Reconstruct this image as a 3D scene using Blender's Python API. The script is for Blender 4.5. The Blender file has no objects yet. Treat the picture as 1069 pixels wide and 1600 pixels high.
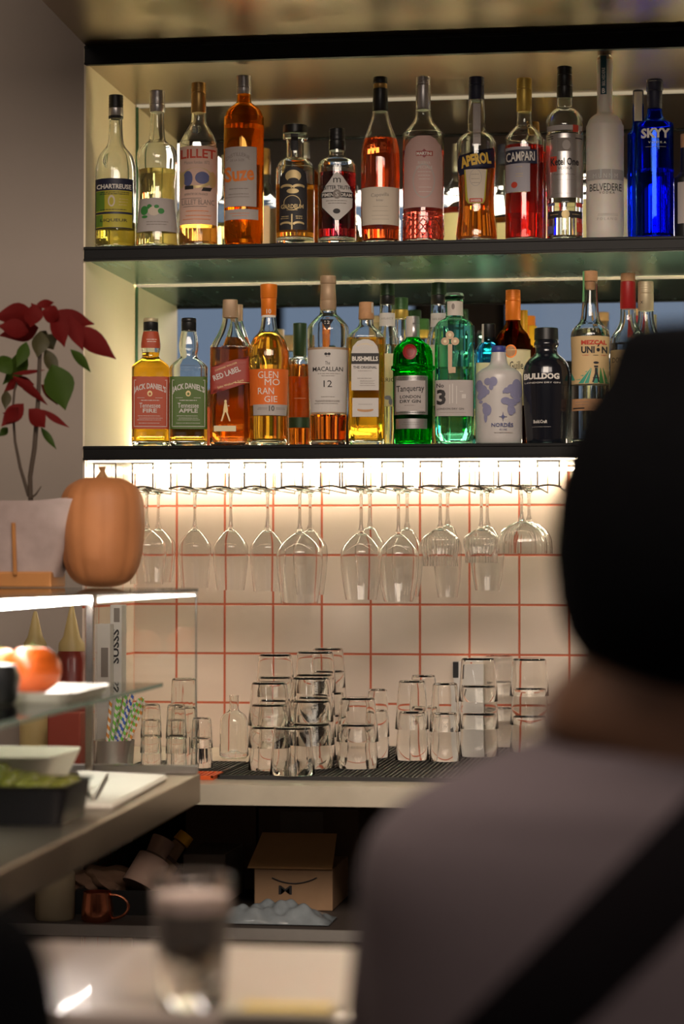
import bpy, bmesh, math, random
from mathutils import Vector, Matrix
random.seed(7)
C = bpy.context.scene.collection
SC = bpy.context.scene

# ------------------------------------------------------------------ camera
F, YAW, PITCH, ROLL = 3714.9, 0.1413, 0.0239, 0.0007      # focal length in pixels of the 1069x1600 frame
CAM = Vector((0.0, -4.8597, 1.2758))
fw = Vector((-math.sin(YAW)*math.cos(PITCH), math.cos(YAW)*math.cos(PITCH), math.sin(PITCH)))
r0 = Vector((math.cos(YAW), math.sin(YAW), 0)); u0 = r0.cross(fw)
rt = r0*math.cos(ROLL) + u0*math.sin(ROLL); up = -r0*math.sin(ROLL) + u0*math.cos(ROLL)
cd = bpy.data.cameras.new('camera'); cam = bpy.data.objects.new('camera', cd); C.objects.link(cam)
m3 = Matrix((rt, up, -fw)).transposed(); cam.matrix_world = Matrix.Translation(CAM) @ m3.to_4x4()
cd.sensor_fit = 'VERTICAL'; cd.sensor_height = 36.0; cd.lens = F/1600*36
cd.clip_start = 0.05; cd.clip_end = 100
cd.dof.use_dof = True; cd.dof.focus_distance = 4.47; cd.dof.aperture_fstop = 3.2
SC.camera = cam

# ------------------------------------------------------------------ world, exposure, big lights
vs = SC.view_settings; vs.view_transform = 'Standard'; vs.look = 'None'; vs.exposure = 0.0; vs.gamma = 1.0; vs.use_curve_mapping = False
w = bpy.data.worlds.new('world'); SC.world = w; w.use_nodes = True
bg = w.node_tree.nodes['Background']; bg.inputs[0].default_value = (0.24, 0.30, 0.44, 1); bg.inputs[1].default_value = 0.75
cy = SC.cycles
cy.use_denoising = True
try: cy.denoiser = 'OPENIMAGEDENOISE'; cy.denoising_input_passes = 'RGB_ALBEDO_NORMAL'
except Exception: pass
cy.max_bounces = 20; cy.transmission_bounces = 20; cy.glossy_bounces = 6; cy.diffuse_bounces = 3; cy.transparent_max_bounces = 24
cy.caustics_reflective = True; cy.caustics_refractive = True; cy.blur_glossy = 0.3
cy.sample_clamp_indirect = 6.0; cy.use_adaptive_sampling = True; cy.adaptive_threshold = 0.02

def area_light(name, loc, size, power, col, target):
    l = bpy.data.lights.new(name, 'AREA'); l.shape = 'RECTANGLE'; l.size = size[0]; l.size_y = size[1]; l.energy = power; l.color = col
    o = bpy.data.objects.new(name, l); C.objects.link(o); o.location = loc
    o.rotation_euler = (Vector(target)-Vector(loc)).to_track_quat('-Z', 'Y').to_euler(); return o
area_light('ceiling_lamp', (-0.2, -3.5, 2.75), (1.5, 0.8), 62, (1.0, 0.83, 0.68), (-0.3, -0.4, 1.2))
area_light('ceiling_lamp', (1.6, -4.6, 3.4), (1.2, 1.2), 34, (1.0, 0.84, 0.74), (0.2, -1.5, 0.9))
area_light('ceiling_lamp', (-1.6, -5.4, 3.4), (1.2, 1.2), 20, (1.0, 0.85, 0.74), (-0.8, -2.5, 0.9))

# ------------------------------------------------------------------ pixel -> world helpers
def ray(px, py): return (fw + rt*((px-534.5)/F) + up*((800-py)/F))
def P(px, py, Y):
    d = ray(px, py); t = (Y-CAM.y)/d.y; return CAM + d*t
def PZ(px, py, z):
    d = ray(px, py); t = (z-CAM.z)/d.z; return CAM + d*t
def PD(px, py, dist):            # at depth dist along the optical axis
    return CAM + ray(px, py)*dist
def depth(p): return (Vector(p)-CAM).dot(fw)

# ------------------------------------------------------------------ materials
MATS = {}
def _n(nt, t, **k):
    n = nt.nodes.new(t)
    for a, b in k.items(): setattr(n, a, b)
    return n
def pmat(name, col, rough=0.5, metal=0.0, trans=0.0, ior=1.45, emit=None, es=0.0, noise=0.06, nscale=40, coat=0.0, bump=0.0, alpha=1.0, spec=0.5, sss=0.0):
    if name in MATS: return MATS[name]
    m = bpy.data.materials.new(name); m.use_nodes = True; nt = m.node_tree; b = nt.nodes['Principled BSDF']
    b.inputs['Roughness'].default_value = rough; b.inputs['Metallic'].default_value = metal
    b.inputs['IOR'].default_value = ior; b.inputs['Transmission Weight'].default_value = trans
    b.inputs['Coat Weight'].default_value = coat; b.inputs['Specular IOR Level'].default_value = spec
    if sss: b.inputs['Subsurface Weight'].default_value = sss; b.inputs['Subsurface Scale'].default_value = 0.01
    b.inputs['Base Color'].default_value = (*col, 1)
    if emit: b.inputs['Emission Color'].default_value = (*emit, 1); b.inputs['Emission Strength'].default_value = es
    if noise and trans == 0:
        tc = _n(nt, 'ShaderNodeTexCoord'); nz = _n(nt, 'ShaderNodeTexNoise'); nz.inputs['Scale'].default_value = nscale; nz.inputs['Detail'].default_value = 3
        mx = _n(nt, 'ShaderNodeMix', data_type='RGBA'); mx.inputs['A'].default_value = (*[c*(1-noise) for c in col], 1); mx.inputs['B'].default_value = (*[min(1, c*(1+noise)) for c in col], 1)
        nt.links.new(tc.outputs['Object'], nz.inputs['Vector']); nt.links.new(nz.outputs['Fac'], mx.inputs['Factor']); nt.links.new(mx.outputs['Result'], b.inputs['Base Color'])
        if bump:
            bp = _n(nt, 'ShaderNodeBump'); bp.inputs['Strength'].default_value = bump; bp.inputs['Distance'].default_value = 0.002
            nt.links.new(nz.outputs['Fac'], bp.inputs['Height']); nt.links.new(bp.outputs['Normal'], b.inputs['Normal'])
    MATS[name] = m; return m
def glassmat(name, col=(1, 1, 1), ior=1.5, rough=0.0):
    if name in MATS: return MATS[name]
    m = bpy.data.materials.new(name); m.use_nodes = True; nt = m.node_tree
    nt.nodes.remove(nt.nodes['Principled BSDF'])
    g = _n(nt, 'ShaderNodeBsdfGlass'); g.inputs['Color'].default_value = (*col, 1); g.inputs['IOR'].default_value = ior; g.inputs['Roughness'].default_value = rough
    nt.links.new(g.outputs[0], nt.nodes['Material Output'].inputs['Surface'])
    MATS[name] = m; return m
def panemat(name, col=(0.97, 0.99, 0.98)):        # thin sheet glass
    if name in MATS: return MATS[name]
    m = bpy.data.materials.new(name); m.use_nodes = True; nt = m.node_tree
    nt.nodes.remove(nt.nodes['Principled BSDF'])
    t = _n(nt, 'ShaderNodeBsdfTransparent'); t.inputs[0].default_value = (*col, 1)
    g = _n(nt, 'ShaderNodeBsdfGlossy'); g.inputs['Roughness'].default_value = 0.0
    fr = _n(nt, 'ShaderNodeFresnel'); fr.inputs['IOR'].default_value = 1.45
    mx = _n(nt, 'ShaderNodeMixShader'); nt.links.new(fr.outputs[0], mx.inputs[0]); nt.links.new(t.outputs[0], mx.inputs[1]); nt.links.new(g.outputs[0], mx.inputs[2])
    nt.links.new(mx.outputs[0], nt.nodes['Material Output'].inputs['Surface']); MATS[name] = m; return m
def brushed(name, col, rough, stretch=(1, 60, 60), amt=0.12):
    if name in MATS: return MATS[name]
    m = bpy.data.materials.new(name); m.use_nodes = True; nt = m.node_tree; b = nt.nodes['Principled BSDF']
    b.inputs['Metallic'].default_value = 1.0
    tc = _n(nt, 'ShaderNodeTexCoord'); mp = _n(nt, 'ShaderNodeMapping'); mp.inputs['Scale'].default_value = stretch
    nz = _n(nt, 'ShaderNodeTexNoise'); nz.inputs['Scale'].default_value = 3; nz.inputs['Detail'].default_value = 6
    nt.links.new(tc.outputs['Object'], mp.inputs[0]); nt.links.new(mp.outputs[0], nz.inputs['Vector'])
    n2 = _n(nt, 'ShaderNodeTexNoise'); n2.inputs['Scale'].default_value = 4; nt.links.new(tc.outputs['Object'], n2.inputs['Vector'])
    ad = _n(nt, 'ShaderNodeMath', operation='MULTIPLY'); nt.links.new(nz.outputs['Fac'], ad.inputs[0]); nt.links.new(n2.outputs['Fac'], ad.inputs[1])
    mr = _n(nt, 'ShaderNodeMapRange'); mr.inputs['From Min'].default_value = .1; mr.inputs['From Max'].default_value = .45
    mr.inputs['To Min'].default_value = max(.16, rough-amt); mr.inputs['To Max'].default_value = rough+amt
    nt.links.new(ad.outputs[0], mr.inputs['Value']); nt.links.new(mr.outputs[0], b.inputs['Roughness'])
    mx = _n(nt, 'ShaderNodeMix', data_type='RGBA'); mx.inputs['A'].default_value = (*[c*.94 for c in col], 1); mx.inputs['B'].default_value = (*[min(1, c*1.05) for c in col], 1)
    nt.links.new(n2.outputs['Fac'], mx.inputs['Factor']); nt.links.new(mx.outputs['Result'], b.inputs['Base Color'])
    MATS[name] = m; return m
def emis(name, col, s):
    if name in MATS: return MATS[name]
    m = bpy.data.materials.new(name); m.use_nodes = True; nt = m.node_tree; nt.nodes.remove(nt.nodes['Principled BSDF'])
    e = _n(nt, 'ShaderNodeEmission'); e.inputs[0].default_value = (*col, 1); e.inputs[1].default_value = s
    nt.links.new(e.outputs[0], nt.nodes['Material Output'].inputs['Surface']); MATS[name] = m; return m
def tilemat(name, axis, off_u, off_z, pitch=0.102, grout=0.0042):
    m = bpy.data.materials.new(name); m.use_nodes = True; nt = m.node_tree; b = nt.nodes['Principled BSDF']
    tc = _n(nt, 'ShaderNodeTexCoord'); sp = _n(nt, 'ShaderNodeSeparateXYZ'); nt.links.new(tc.outputs['Object'], sp.inputs[0])
    def cell(out, off):
        a = _n(nt, 'ShaderNodeMath', operation='SUBTRACT'); a.inputs[1].default_value = off; nt.links.new(out, a.inputs[0])
        d = _n(nt, 'ShaderNodeMath', operation='DIVIDE'); d.inputs[1].default_value = pitch; nt.links.new(a.outputs[0], d.inputs[0])
        pp = _n(nt, 'ShaderNodeMath', operation='PINGPONG'); pp.inputs[1].default_value = 0.5; nt.links.new(d.outputs[0], pp.inputs[0])
        mr = _n(nt, 'ShaderNodeMapRange'); mr.inputs['From Min'].default_value = grout/2/pitch-.003; mr.inputs['From Max'].default_value = grout/2/pitch+.006
        nt.links.new(pp.outputs[0], mr.inputs['Value']); return mr.outputs[0], d.outputs[0]
    u, ud = cell(sp.outputs[axis], off_u); v, vd = cell(sp.outputs['Z'], off_z)
    mn = _n(nt, 'ShaderNodeMath', operation='MINIMUM'); nt.links.new(u, mn.inputs[0]); nt.links.new(v, mn.inputs[1])
    fl = _n(nt, 'ShaderNodeMath', operation='FLOOR'); nt.links.new(ud, fl.inputs[0]); f2 = _n(nt, 'ShaderNodeMath', operation='FLOOR'); nt.links.new(vd, f2.inputs[0])
    cb = _n(nt, 'ShaderNodeCombineXYZ'); nt.links.new(fl.outputs[0], cb.inputs[0]); nt.links.new(f2.outputs[0], cb.inputs[1])
    wn = _n(nt, 'ShaderNodeTexWhiteNoise'); nt.links.new(cb.outputs[0], wn.inputs['Vector'])
    tm = _n(nt, 'ShaderNodeMix', data_type='RGBA'); tm.inputs['A'].default_value = (0.60, 0.50, 0.42, 1); tm.inputs['B'].default_value = (0.66, 0.56, 0.475, 1); nt.links.new(wn.outputs['Value'], tm.inputs['Factor'])
    mx = _n(nt, 'ShaderNodeMix', data_type='RGBA'); mx.inputs['A'].default_value = (0.42, 0.085, 0.035, 1); nt.links.new(mn.outputs[0], mx.inputs['Factor']); nt.links.new(tm.outputs['Result'], mx.inputs['B'])
    nt.links.new(mx.outputs['Result'], b.inputs['Base Color'])
    rr = _n(nt, 'ShaderNodeMapRange'); rr.inputs['To Min'].default_value = .8; rr.inputs['To Max'].default_value = .22; nt.links.new(mn.outputs[0], rr.inputs['Value']); nt.links.new(rr.outputs[0], b.inputs['Roughness'])
    nz = _n(nt, 'ShaderNodeTexNoise'); nz.inputs['Scale'].default_value = 9; nt.links.new(tc.outputs['Object'], nz.inputs['Vector'])
    aa = _n(nt, 'ShaderNodeMath', operation='MULTIPLY_ADD'); aa.inputs[1].default_value = 0.5; nt.links.new(nz.outputs['Fac'], aa.inputs[0]); nt.links.new(mn.outputs[0], aa.inputs[2])
    bp = _n(nt, 'ShaderNodeBump'); bp.inputs['Strength'].default_value = .5; bp.inputs['Distance'].default_value = 0.0016; nt.links.new(aa.outputs[0], bp.inputs['Height']); nt.links.new(bp.outputs[0], b.inputs['Normal'])
    return m

K = {}
def mk(k, *a, **b): K[k] = pmat(k, *a, **b)
mk('wall_paint', (0.29, 0.245, 0.21), 0.75, nscale=5, noise=.04)
mk('cream_paint', (0.78, 0.68, 0.50), 0.6, nscale=8, noise=.04)
mk('ceiling_paint', (0.45, 0.42, 0.38), 0.9); mk('floor_stone', (0.12, 0.10, 0.09), 0.35, nscale=3, noise=.2)
mk('black_iron', (0.006, 0.006, 0.006), 0.45, nscale=20, noise=.3, bump=.15, spec=.18)
mk('black_plastic', (0.012, 0.012, 0.012), 0.35); mk('black_rubber', (0.02, 0.018, 0.017), 0.6)
mk('gold', (0.45, 0.27, 0.09), 0.35, .8); mk('gold_yellow', (0.55, 0.38, 0.08), 0.4, .6); mk('silver', (0.50, 0.48, 0.47), 0.32, .85); mk('steel', (0.55, 0.52, 0.48), 0.45, .85)
mk('white_paper', (0.58, 0.55, 0.52), 0.7); mk('pale_paper', (0.60, 0.52, 0.42), 0.7); mk('pink_paper', (0.62, 0.42, 0.34), 0.7); mk('grey_paper', (0.42, 0.38, 0.36), 0.7)
mk('cream_back', (0.75, 0.66, 0.42), 0.7)
mk('ink', (0.02, 0.018, 0.02), 0.6, noise=0); mk('ink_grey', (0.22, 0.19, 0.17), 0.6, noise=0); mk('white_ink', (0.72, 0.68, 0.62), 0.6, noise=0); mk('red_ink', (0.50, 0.05, 0.025), .6, noise=0)
mk('orange_ink', (0.75, 0.20, 0.03), .6, noise=0); mk('yellow_ink', (0.72, 0.46, 0.07), .6, noise=0); mk('blue_ink', (0.10, 0.11, 0.24), .6, noise=0); mk('navy', (0.012, 0.014, 0.04), .5, noise=0)
mk('green_ink', (0.04, 0.22, 0.05), .6, noise=0); mk('teal_ink', (0.05, 0.32, 0.22), .6, noise=0); mk('gold_ink', (0.55, 0.42, 0.2), .45, .3, noise=0); mk('lavender_ink', (0.24, 0.24, 0.38), .7, noise=.1)
mk('chart_yellow', (0.42, 0.36, 0.03), .55); mk('chart_green', (0.10, 0.20, 0.02), .55, noise=0)
mk('red_label', (0.30, 0.035, 0.02), .5); mk('carton_red', (0.26, 0.04, 0.02), .6); mk('brick_label', (0.40, 0.062, 0.022), .55); mk('green_label', (0.07, 0.13, 0.018), .55)
mk('orange_label', (0.72, 0.15, 0.02), .5); mk('tan_label', (0.62, 0.44, 0.22), .65); mk('cork', (0.50, 0.27, 0.13), .7, nscale=120, noise=.25)
mk('orange_cap', (0.78, 0.20, 0.015), .4, .2); mk('yellow_cap', (0.80, 0.42, 0.02), .4, .2); mk('dark_green', (0.02, 0.05, 0.02), .4, .2); mk('red_cap', (0.32, 0.012, 0.012), .4)
mk('blue_cap', (0.04, 0.05, 0.24), .45); mk('taupe_cap', (0.42, 0.29, 0.18), .5, .2); mk('ceramic_white', (0.55, 0.52, 0.50), .3); mk('frosted_white', (0.62, 0.57, 0.51), .45, sss=.4)
mk('wax_red', (0.22, 0.008, 0.01), .45); mk('khaki_cap', (0.50, 0.42, 0.27), .45, .3); mk('strip_white', (0.55, 0.5, 0.44), .6)
GL = glassmat('clear_glass', (0.985, 0.995, 0.985), 1.48); GLT = glassmat('drinking_glass', (1, 1, 0.998), 1.42); GTU = glassmat('thin_tumbler_glass', (0.998, 0.998, 0.992), 1.28)
PANE = panemat('sheet_glass'); EDGE = glassmat('glass_edge', (0.35, 0.62, 0.5), 1.5)
def liq(name, c): return pmat('liquid_'+name, c, 0.0, 0, .80 if name in ('aperol', 'amber', 'red_orange', 'rose', 'campari', 'yellow', 'pale_gold', 'peach', 'orange_amber') else .92 if name.startswith(('whisky', 'glen', 'bush')) else 1.0, 1.34, noise=0)

# ------------------------------------------------------------------ object helpers
def setp(o, **k):
    for a, b in k.items():
        if b is not None: o[a] = b
    return o
def link(name, me, mats, parent=None):
    o = bpy.data.objects.new(name, me); C.objects.link(o)
    for m in (mats if isinstance(mats, (list, tuple)) else [mats]): me.materials.append(m)
    if parent: o.parent = parent
    return o
def obj(name, bm, mats, parent=None, smooth=False, loc=None, **k):
    me = bpy.data.meshes.new(name); bm.to_mesh(me); bm.free()
    if smooth:
        for p in me.polygons: p.use_smooth = True
        try: me.set_sharp_from_angle(angle=math.radians(42))
        except Exception: pass
    o = link(name, me, mats, parent)
    if loc is not None: o.location = loc
    return setp(o, **k)
def thing(name, label, cat, loc=(0, 0, 0), rz=0, group=None):
    o = bpy.data.objects.new(name, None); C.objects.link(o); o.location = loc; o.rotation_euler = (0, 0, rz); o.empty_display_size = .05
    return setp(o, label=label, category=cat, group=group)
def box(bm, x0, x1, y0, y1, z0, z1, bev=0.0, mi=0):
    vs_ = [bm.verts.new((x, y, z)) for x in (x0, x1) for y in (y0, y1) for z in (z0, z1)]
    fs = []
    for q in ((0, 1, 3, 2), (4, 6, 7, 5), (0, 4, 5, 1), (2, 3, 7, 6), (0, 2, 6, 4), (1, 5, 7, 3)):
        f = bm.faces.new([vs_[i] for i in q]); f.material_index = mi; fs.append(f)
    if bev:
        es = list({e for f in fs for e in f.edges})
        bmesh.ops.bevel(bm, geom=es, offset=bev, segments=2, affect='EDGES', profile=.5)
def bx(x0, x1, y0, y1, z0, z1, bev=0.0):
    bm = bmesh.new(); box(bm, x0, x1, y0, y1, z0, z1, bev); return bm
def rings(bm, rr, closed=True, cap0=True, cap1=True, mi=0):
    """rr: list of rings, each a list of points"""
    V = [[bm.verts.new(p) for p in r] for r in rr]; n = len(V[0])
    for a, b in zip(V, V[1:]):
        for i in range(n if closed else n-1):
            j = (i+1) % n
            f = bm.faces.new((a[i], a[j], b[j], b[i])); f.material_index = mi
    if cap0: f = bm.faces.new(V[0][::-1]); f.material_index = mi
    if cap1: f = bm.faces.new(V[-1]); f.material_index = mi
    return V
def sec(a, b, n, z, N=40, cx=0, cy=0):
    out = []
    for i in range(N):
        t = 2*math.pi*(i+.5)/N; c, s = math.cos(t), math.sin(t); e = 2.0/n
        out.append((cx+a*math.copysign(abs(c)**e, c), cy+b*math.copysign(abs(s)**e, s), z))
    return out
def lathe(bm, prof, N=32, cap0=True, cap1=True, cx=0, cy=0, mi=0, n=2):
    return rings(bm, [sec(r, r, n, z, N, cx, cy) for z, r in prof], True, cap0, cap1, mi)
def tube(bm, pts, rad, N=10, cap=True, mi=0):
    pts = [Vector(p) for p in pts]; rr = []
    up_ = Vector((0, 0, 1)); prev = None
    for i, p in enumerate(pts):
        t = (pts[min(i+1, len(pts)-1)]-pts[max(i-1, 0)]).normalized()
        if prev is None:
            a = t.cross(up_ if abs(t.z) < .9 else Vector((1, 0, 0))).normalized()
        else:
            a = (prev - t*prev.dot(t)).normalized()
        prev = a; b = t.cross(a); r = rad[i] if isinstance(rad, (list, tuple)) else rad
        rr.append([p + a*r*math.cos(2*math.pi*k/N) + b*r*math.sin(2*math.pi*k/N) for k in range(N)])
    rings(bm, rr, True, cap, cap, mi)
def interp(prof, z):
    if z <= prof[0][0]: return prof[0][1:]
    for p, q in zip(prof, prof[1:]):
        if z <= q[0]:
            t = (z-p[0])/max(1e-9, q[0]-p[0]); return tuple(a+(b-a)*t for a, b in zip(p[1:], q[1:]))
    return prof[-1][1:]
def smoothprof(prof, k=4):
    """Catmull-Rom densify of [(z,a,b,n)]"""
    out = []
    for i in range(len(prof)-1):
        p0, p1, p2, p3 = prof[max(i-1, 0)], prof[i], prof[i+1], prof[min(i+2, len(prof)-1)]
        for s in range(k):
            t = s/k; v = []
            for a, b, c, d in zip(p0, p1, p2, p3):
                x = .5*((2*b)+(-a+c)*t+(2*a-5*b+4*c-d)*t*t+(-a+3*b-3*c+d)*t**3)
                v.append(min(max(x, min(b, c)), max(b, c)))
            out.append(tuple(v))
    out.append(prof[-1]); return out
TX = {}
def text_geo(s, bold):
    key = (s, bold)
    if key not in TX:
        cu = bpy.data.curves.new('t', 'FONT'); cu.body = s; cu.size = 1; cu.resolution_u = 2; cu.offset = bold; cu.align_x = 'CENTER'
        o = bpy.data.objects.new('t', cu); me = bpy.data.meshes.new_from_object(o)
        V = [tuple(v.co[:2]) for v in me.vertices]; Fc = [tuple(p.vertices) for p in me.polygons]
        bpy.data.objects.remove(o); bpy.data.curves.remove(cu); bpy.data.meshes.remove(me)
        x0 = min(v[0] for v in V); x1 = max(v[0] for v in V); y0 = min(v[1] for v in V); y1 = max(v[1] for v in V)
        TX[key] = ([((v[0]-(x0+x1)/2)/(x1-x0), (v[1]-(y0+y1)/2)/(y1-y0)) for v in V], Fc)
    return TX[key]
def tri_clean(bm): pass

# ------------------------------------------------------------------ the setting
XL, DF = -1.1287, 0.4284
ZT, ZTOP, ZM, ZB = 2.2439, 2.2799, 1.8660, 1.4839
TH = 0.0262
ZMT, ZBT = ZM+TH, ZB+TH
XR = 1.6
TILE = tilemat('tile_back', 'X', -1.1414, 0.9982); TILES = tilemat('tile_side', 'Y', -0.004, 0.9982)
obj('floor', bx(-3.2, 3.2, -7.7, 0.3, -0.06, 0), K['floor_stone'], kind='structure')
obj('ceiling', bx(-3.2, 3.2, -7.7, 0.3, 3.6, 3.66), K['ceiling_paint'], kind='structure')
obj('wall_back_tiled', bx(XL-.02, 3.2, 0.0, 0.12, 0, ZB+.01), TILE, kind='structure').name = 'wall_back'
obj('wall_back_upper', bx(XL-.02, 3.2, 0.006, 0.12, ZB+.01, 3.6), K['cream_paint'], kind='structure').name = 'wall_back_upper'
obj('wall_side_tiled', bx(XL-.004, XL, -DF+.004, 0.0, 0, ZB), TILES, kind='structure').name = 'wall_side'
obj('wall_side_upper', bx(XL-.004, XL, -DF+.004, 0.006, ZB, 3.6), K['cream_paint'], kind='structure').name = 'wall_side_upper'
obj('wall_pillar', bx(-3.2, XL-.0042, -DF+.004, 0.3, 0, 3.6), K['wall_paint'], kind='structure')
obj('wall_left', bx(-3.26, -3.2, -7.7, 0.3, 0, 3.6), K['wall_paint'], kind='structure')
obj('wall_right', bx(3.2, 3.26, -7.7, 0.3, 0, 3.6), K['wall_paint'], kind='structure')
# rear wall with tall street windows (seen only in the mirror)
rear = bmesh.new(); YR = -7.6
WX = [(-2.9, -1.35), (-0.95, 0.55), (0.75, 2.4)]
box(rear, -3.2, 3.2, YR-.1, YR, 0, 2.05); box(rear, -3.2, 3.2, YR-.1, YR, 3.42, 3.6)
xs_ = [-3.2] + [v for w_ in WX for v in w_] + [3.2]
for i in range(0, len(xs_), 2): box(rear, xs_[i], xs_[i+1], YR-.1, YR, 2.05, 3.42)
mk('dark_wall', (0.10, 0.085, 0.075), .8)
obj('wall_rear', rear, K['dark_wall'], kind='structure')
for i, (a, b) in enumerate(WX):
    wf = bmesh.new()
    for (x0, x1, z0, z1) in ((a, a+.05, 2.05, 3.42), (b-.05, b, 2.05, 3.42), (a, b, 2.05, 2.1), (a, b, 3.37, 3.42), ((a+b)/2-.025, (a+b)/2+.025, 2.05, 3.42), (a, b, 2.86, 2.9)):
        box(wf, x0, x1, YR-.08, YR-.03, z0, z1)
    t = obj('window_%d' % (i+1), wf, K['black_iron'], kind='structure')
    obj('pane', bx(a+.02, b-.02, YR-.06, YR-.055, 2.07, 3.4), PANE, t)
# bulkhead above the shelves
BRZ = brushed('bronze_steel', (0.33, 0.26, 0.185), 0.30, (14, 1.2, 1), .02)
BLK = K['black_iron']
p0 = P(130, 70, -DF); p1 = PZ(65, 0, ZTOP); p2 = p1 + (p1-Vector((XL, -DF, ZTOP)))*1.6
bm = bmesh.new()
lo = [(XL+.001, -DF-.001), (p1.x, p1.y), (p2.x, p2.y), (3.0, p2.y), (3.0, -DF-.001)]
rings(bm, [[(x, y, ZTOP) for x, y in lo], [(x, y, ZTOP+.5) for x, y in lo]])
bmesh.ops.recalc_face_normals(bm, faces=bm.faces)
setp(obj('metal_bulkhead', bm, BRZ), label='brushed bronze-coloured metal bulkhead jutting out above the topmost shelf', category='bulkhead')

# ------------------------------------------------------------------ shelves, mirrors, light strips
GRN = brushed('green_steel', (0.13, 0.27, 0.225), 0.27, (12, 1.2, 1), .015)
LED = emis('led_warm', (1.0, 0.79, 0.50), 50); LEDM = emis('led_dim', (1.0, 0.80, 0.46), 48); LEAK = emis('leak_line', (1.0, 0.80, 0.52), 0.42); LEDF = emis('led_front', (1.0, 0.80, 0.58), 15); LEDB = emis('led_under', (1.0, 0.80, 0.58), 58)
def shelf(z0, th, under, label, top=None):
    t = thing('wall_shelf', label, 'shelf', (0, 0, 0))
    obj('board', bx(XL+.001, XR+.5, -DF+.014, -.014, z0+.003, z0+th-.002), under, t)
    fb = bmesh.new(); box(fb, XL-.002, XR+.5, -DF-.002, -DF+.012, z0-.001, z0+th, .002)
    # rolled steel lips of the front bar
    box(fb, XL-.002, XR+.5, -DF-.004, -DF-.001, z0+th-.006, z0+th, .001)
    box(fb, XL-.002, XR+.5, -DF-.004, -DF-.001, z0-.001, z0+.004, .001)
    obj('front_bar', fb, BLK, t)
    return t
s1 = shelf(ZT, ZTOP-ZT, BRZ, 'topmost shelf with black front bar and bronze metal underside, nothing seen on it')
s2 = shelf(ZM, TH, GRN, 'middle black-edged shelf with greenish metal underside, bearing the aperitif and vodka bottles')
s3 = shelf(ZB, TH, GRN, 'lowest black-edged shelf bearing the whisky and gin bottles above hanging glasses')
obj('glow_strip', bx(XL+.004, XR+.5, -.012, -.004, ZT-.0005, ZT+.006), LEAK, s1)  # glowing sliver, no lamp: stands in for light leaking behind the top shelf
obj('glow_strip', bx(XL+.004, XR+.5, -.012, -.004, ZM-.0005, ZM+.003), LEAK, s2)  # painted-in glow of the strip above leaking down the gap at the mirror
obj('glow_strip', bx(XL+.004, XR+.5, -.022, -.008, ZMT+.001, ZMT+.006), LEDM, s2)
obj('glow_strip', bx(XL+.004, XR+.5, -.024, -.008, ZBT+.001, ZBT+.007), LED, s3)
obj('glow_strip', bx(XL+.004, XR+.5, -.030, -.016, ZB-.009, ZB-.002), LEDB, s3)
obj('glow_strip', bx(XL+.004, XR+.5, -DF+.013, -DF+.021, ZB-.004, ZB+.0015), LEDF, s3)
MIR = pmat('mirror_silver', (0.83, 0.86, 0.85), 0.0, 1.0, noise=0)
MEDGE = pmat('mirror_edge', (0.05, 0.16, 0.09), .2)
for z0, z1, lb in ((ZBT, ZM, 'mirror panel behind the whisky and gin bottles on the lowest shelf'), (ZMT, ZT, 'mirror panel behind the tall bottles on the middle shelf')):
    t = thing('wall_mirror', lb, 'mirror')
    obj('mirror_glass', bx(XL+.006, XR+.5, -.003, .004, z0+.0005, z1-.0005), MIR, t)
    obj('polished_edge', bx(XL+.001, XL+.006, -.0045, .004, z0+.0005, z1-.0005), MEDGE, t)

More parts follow.
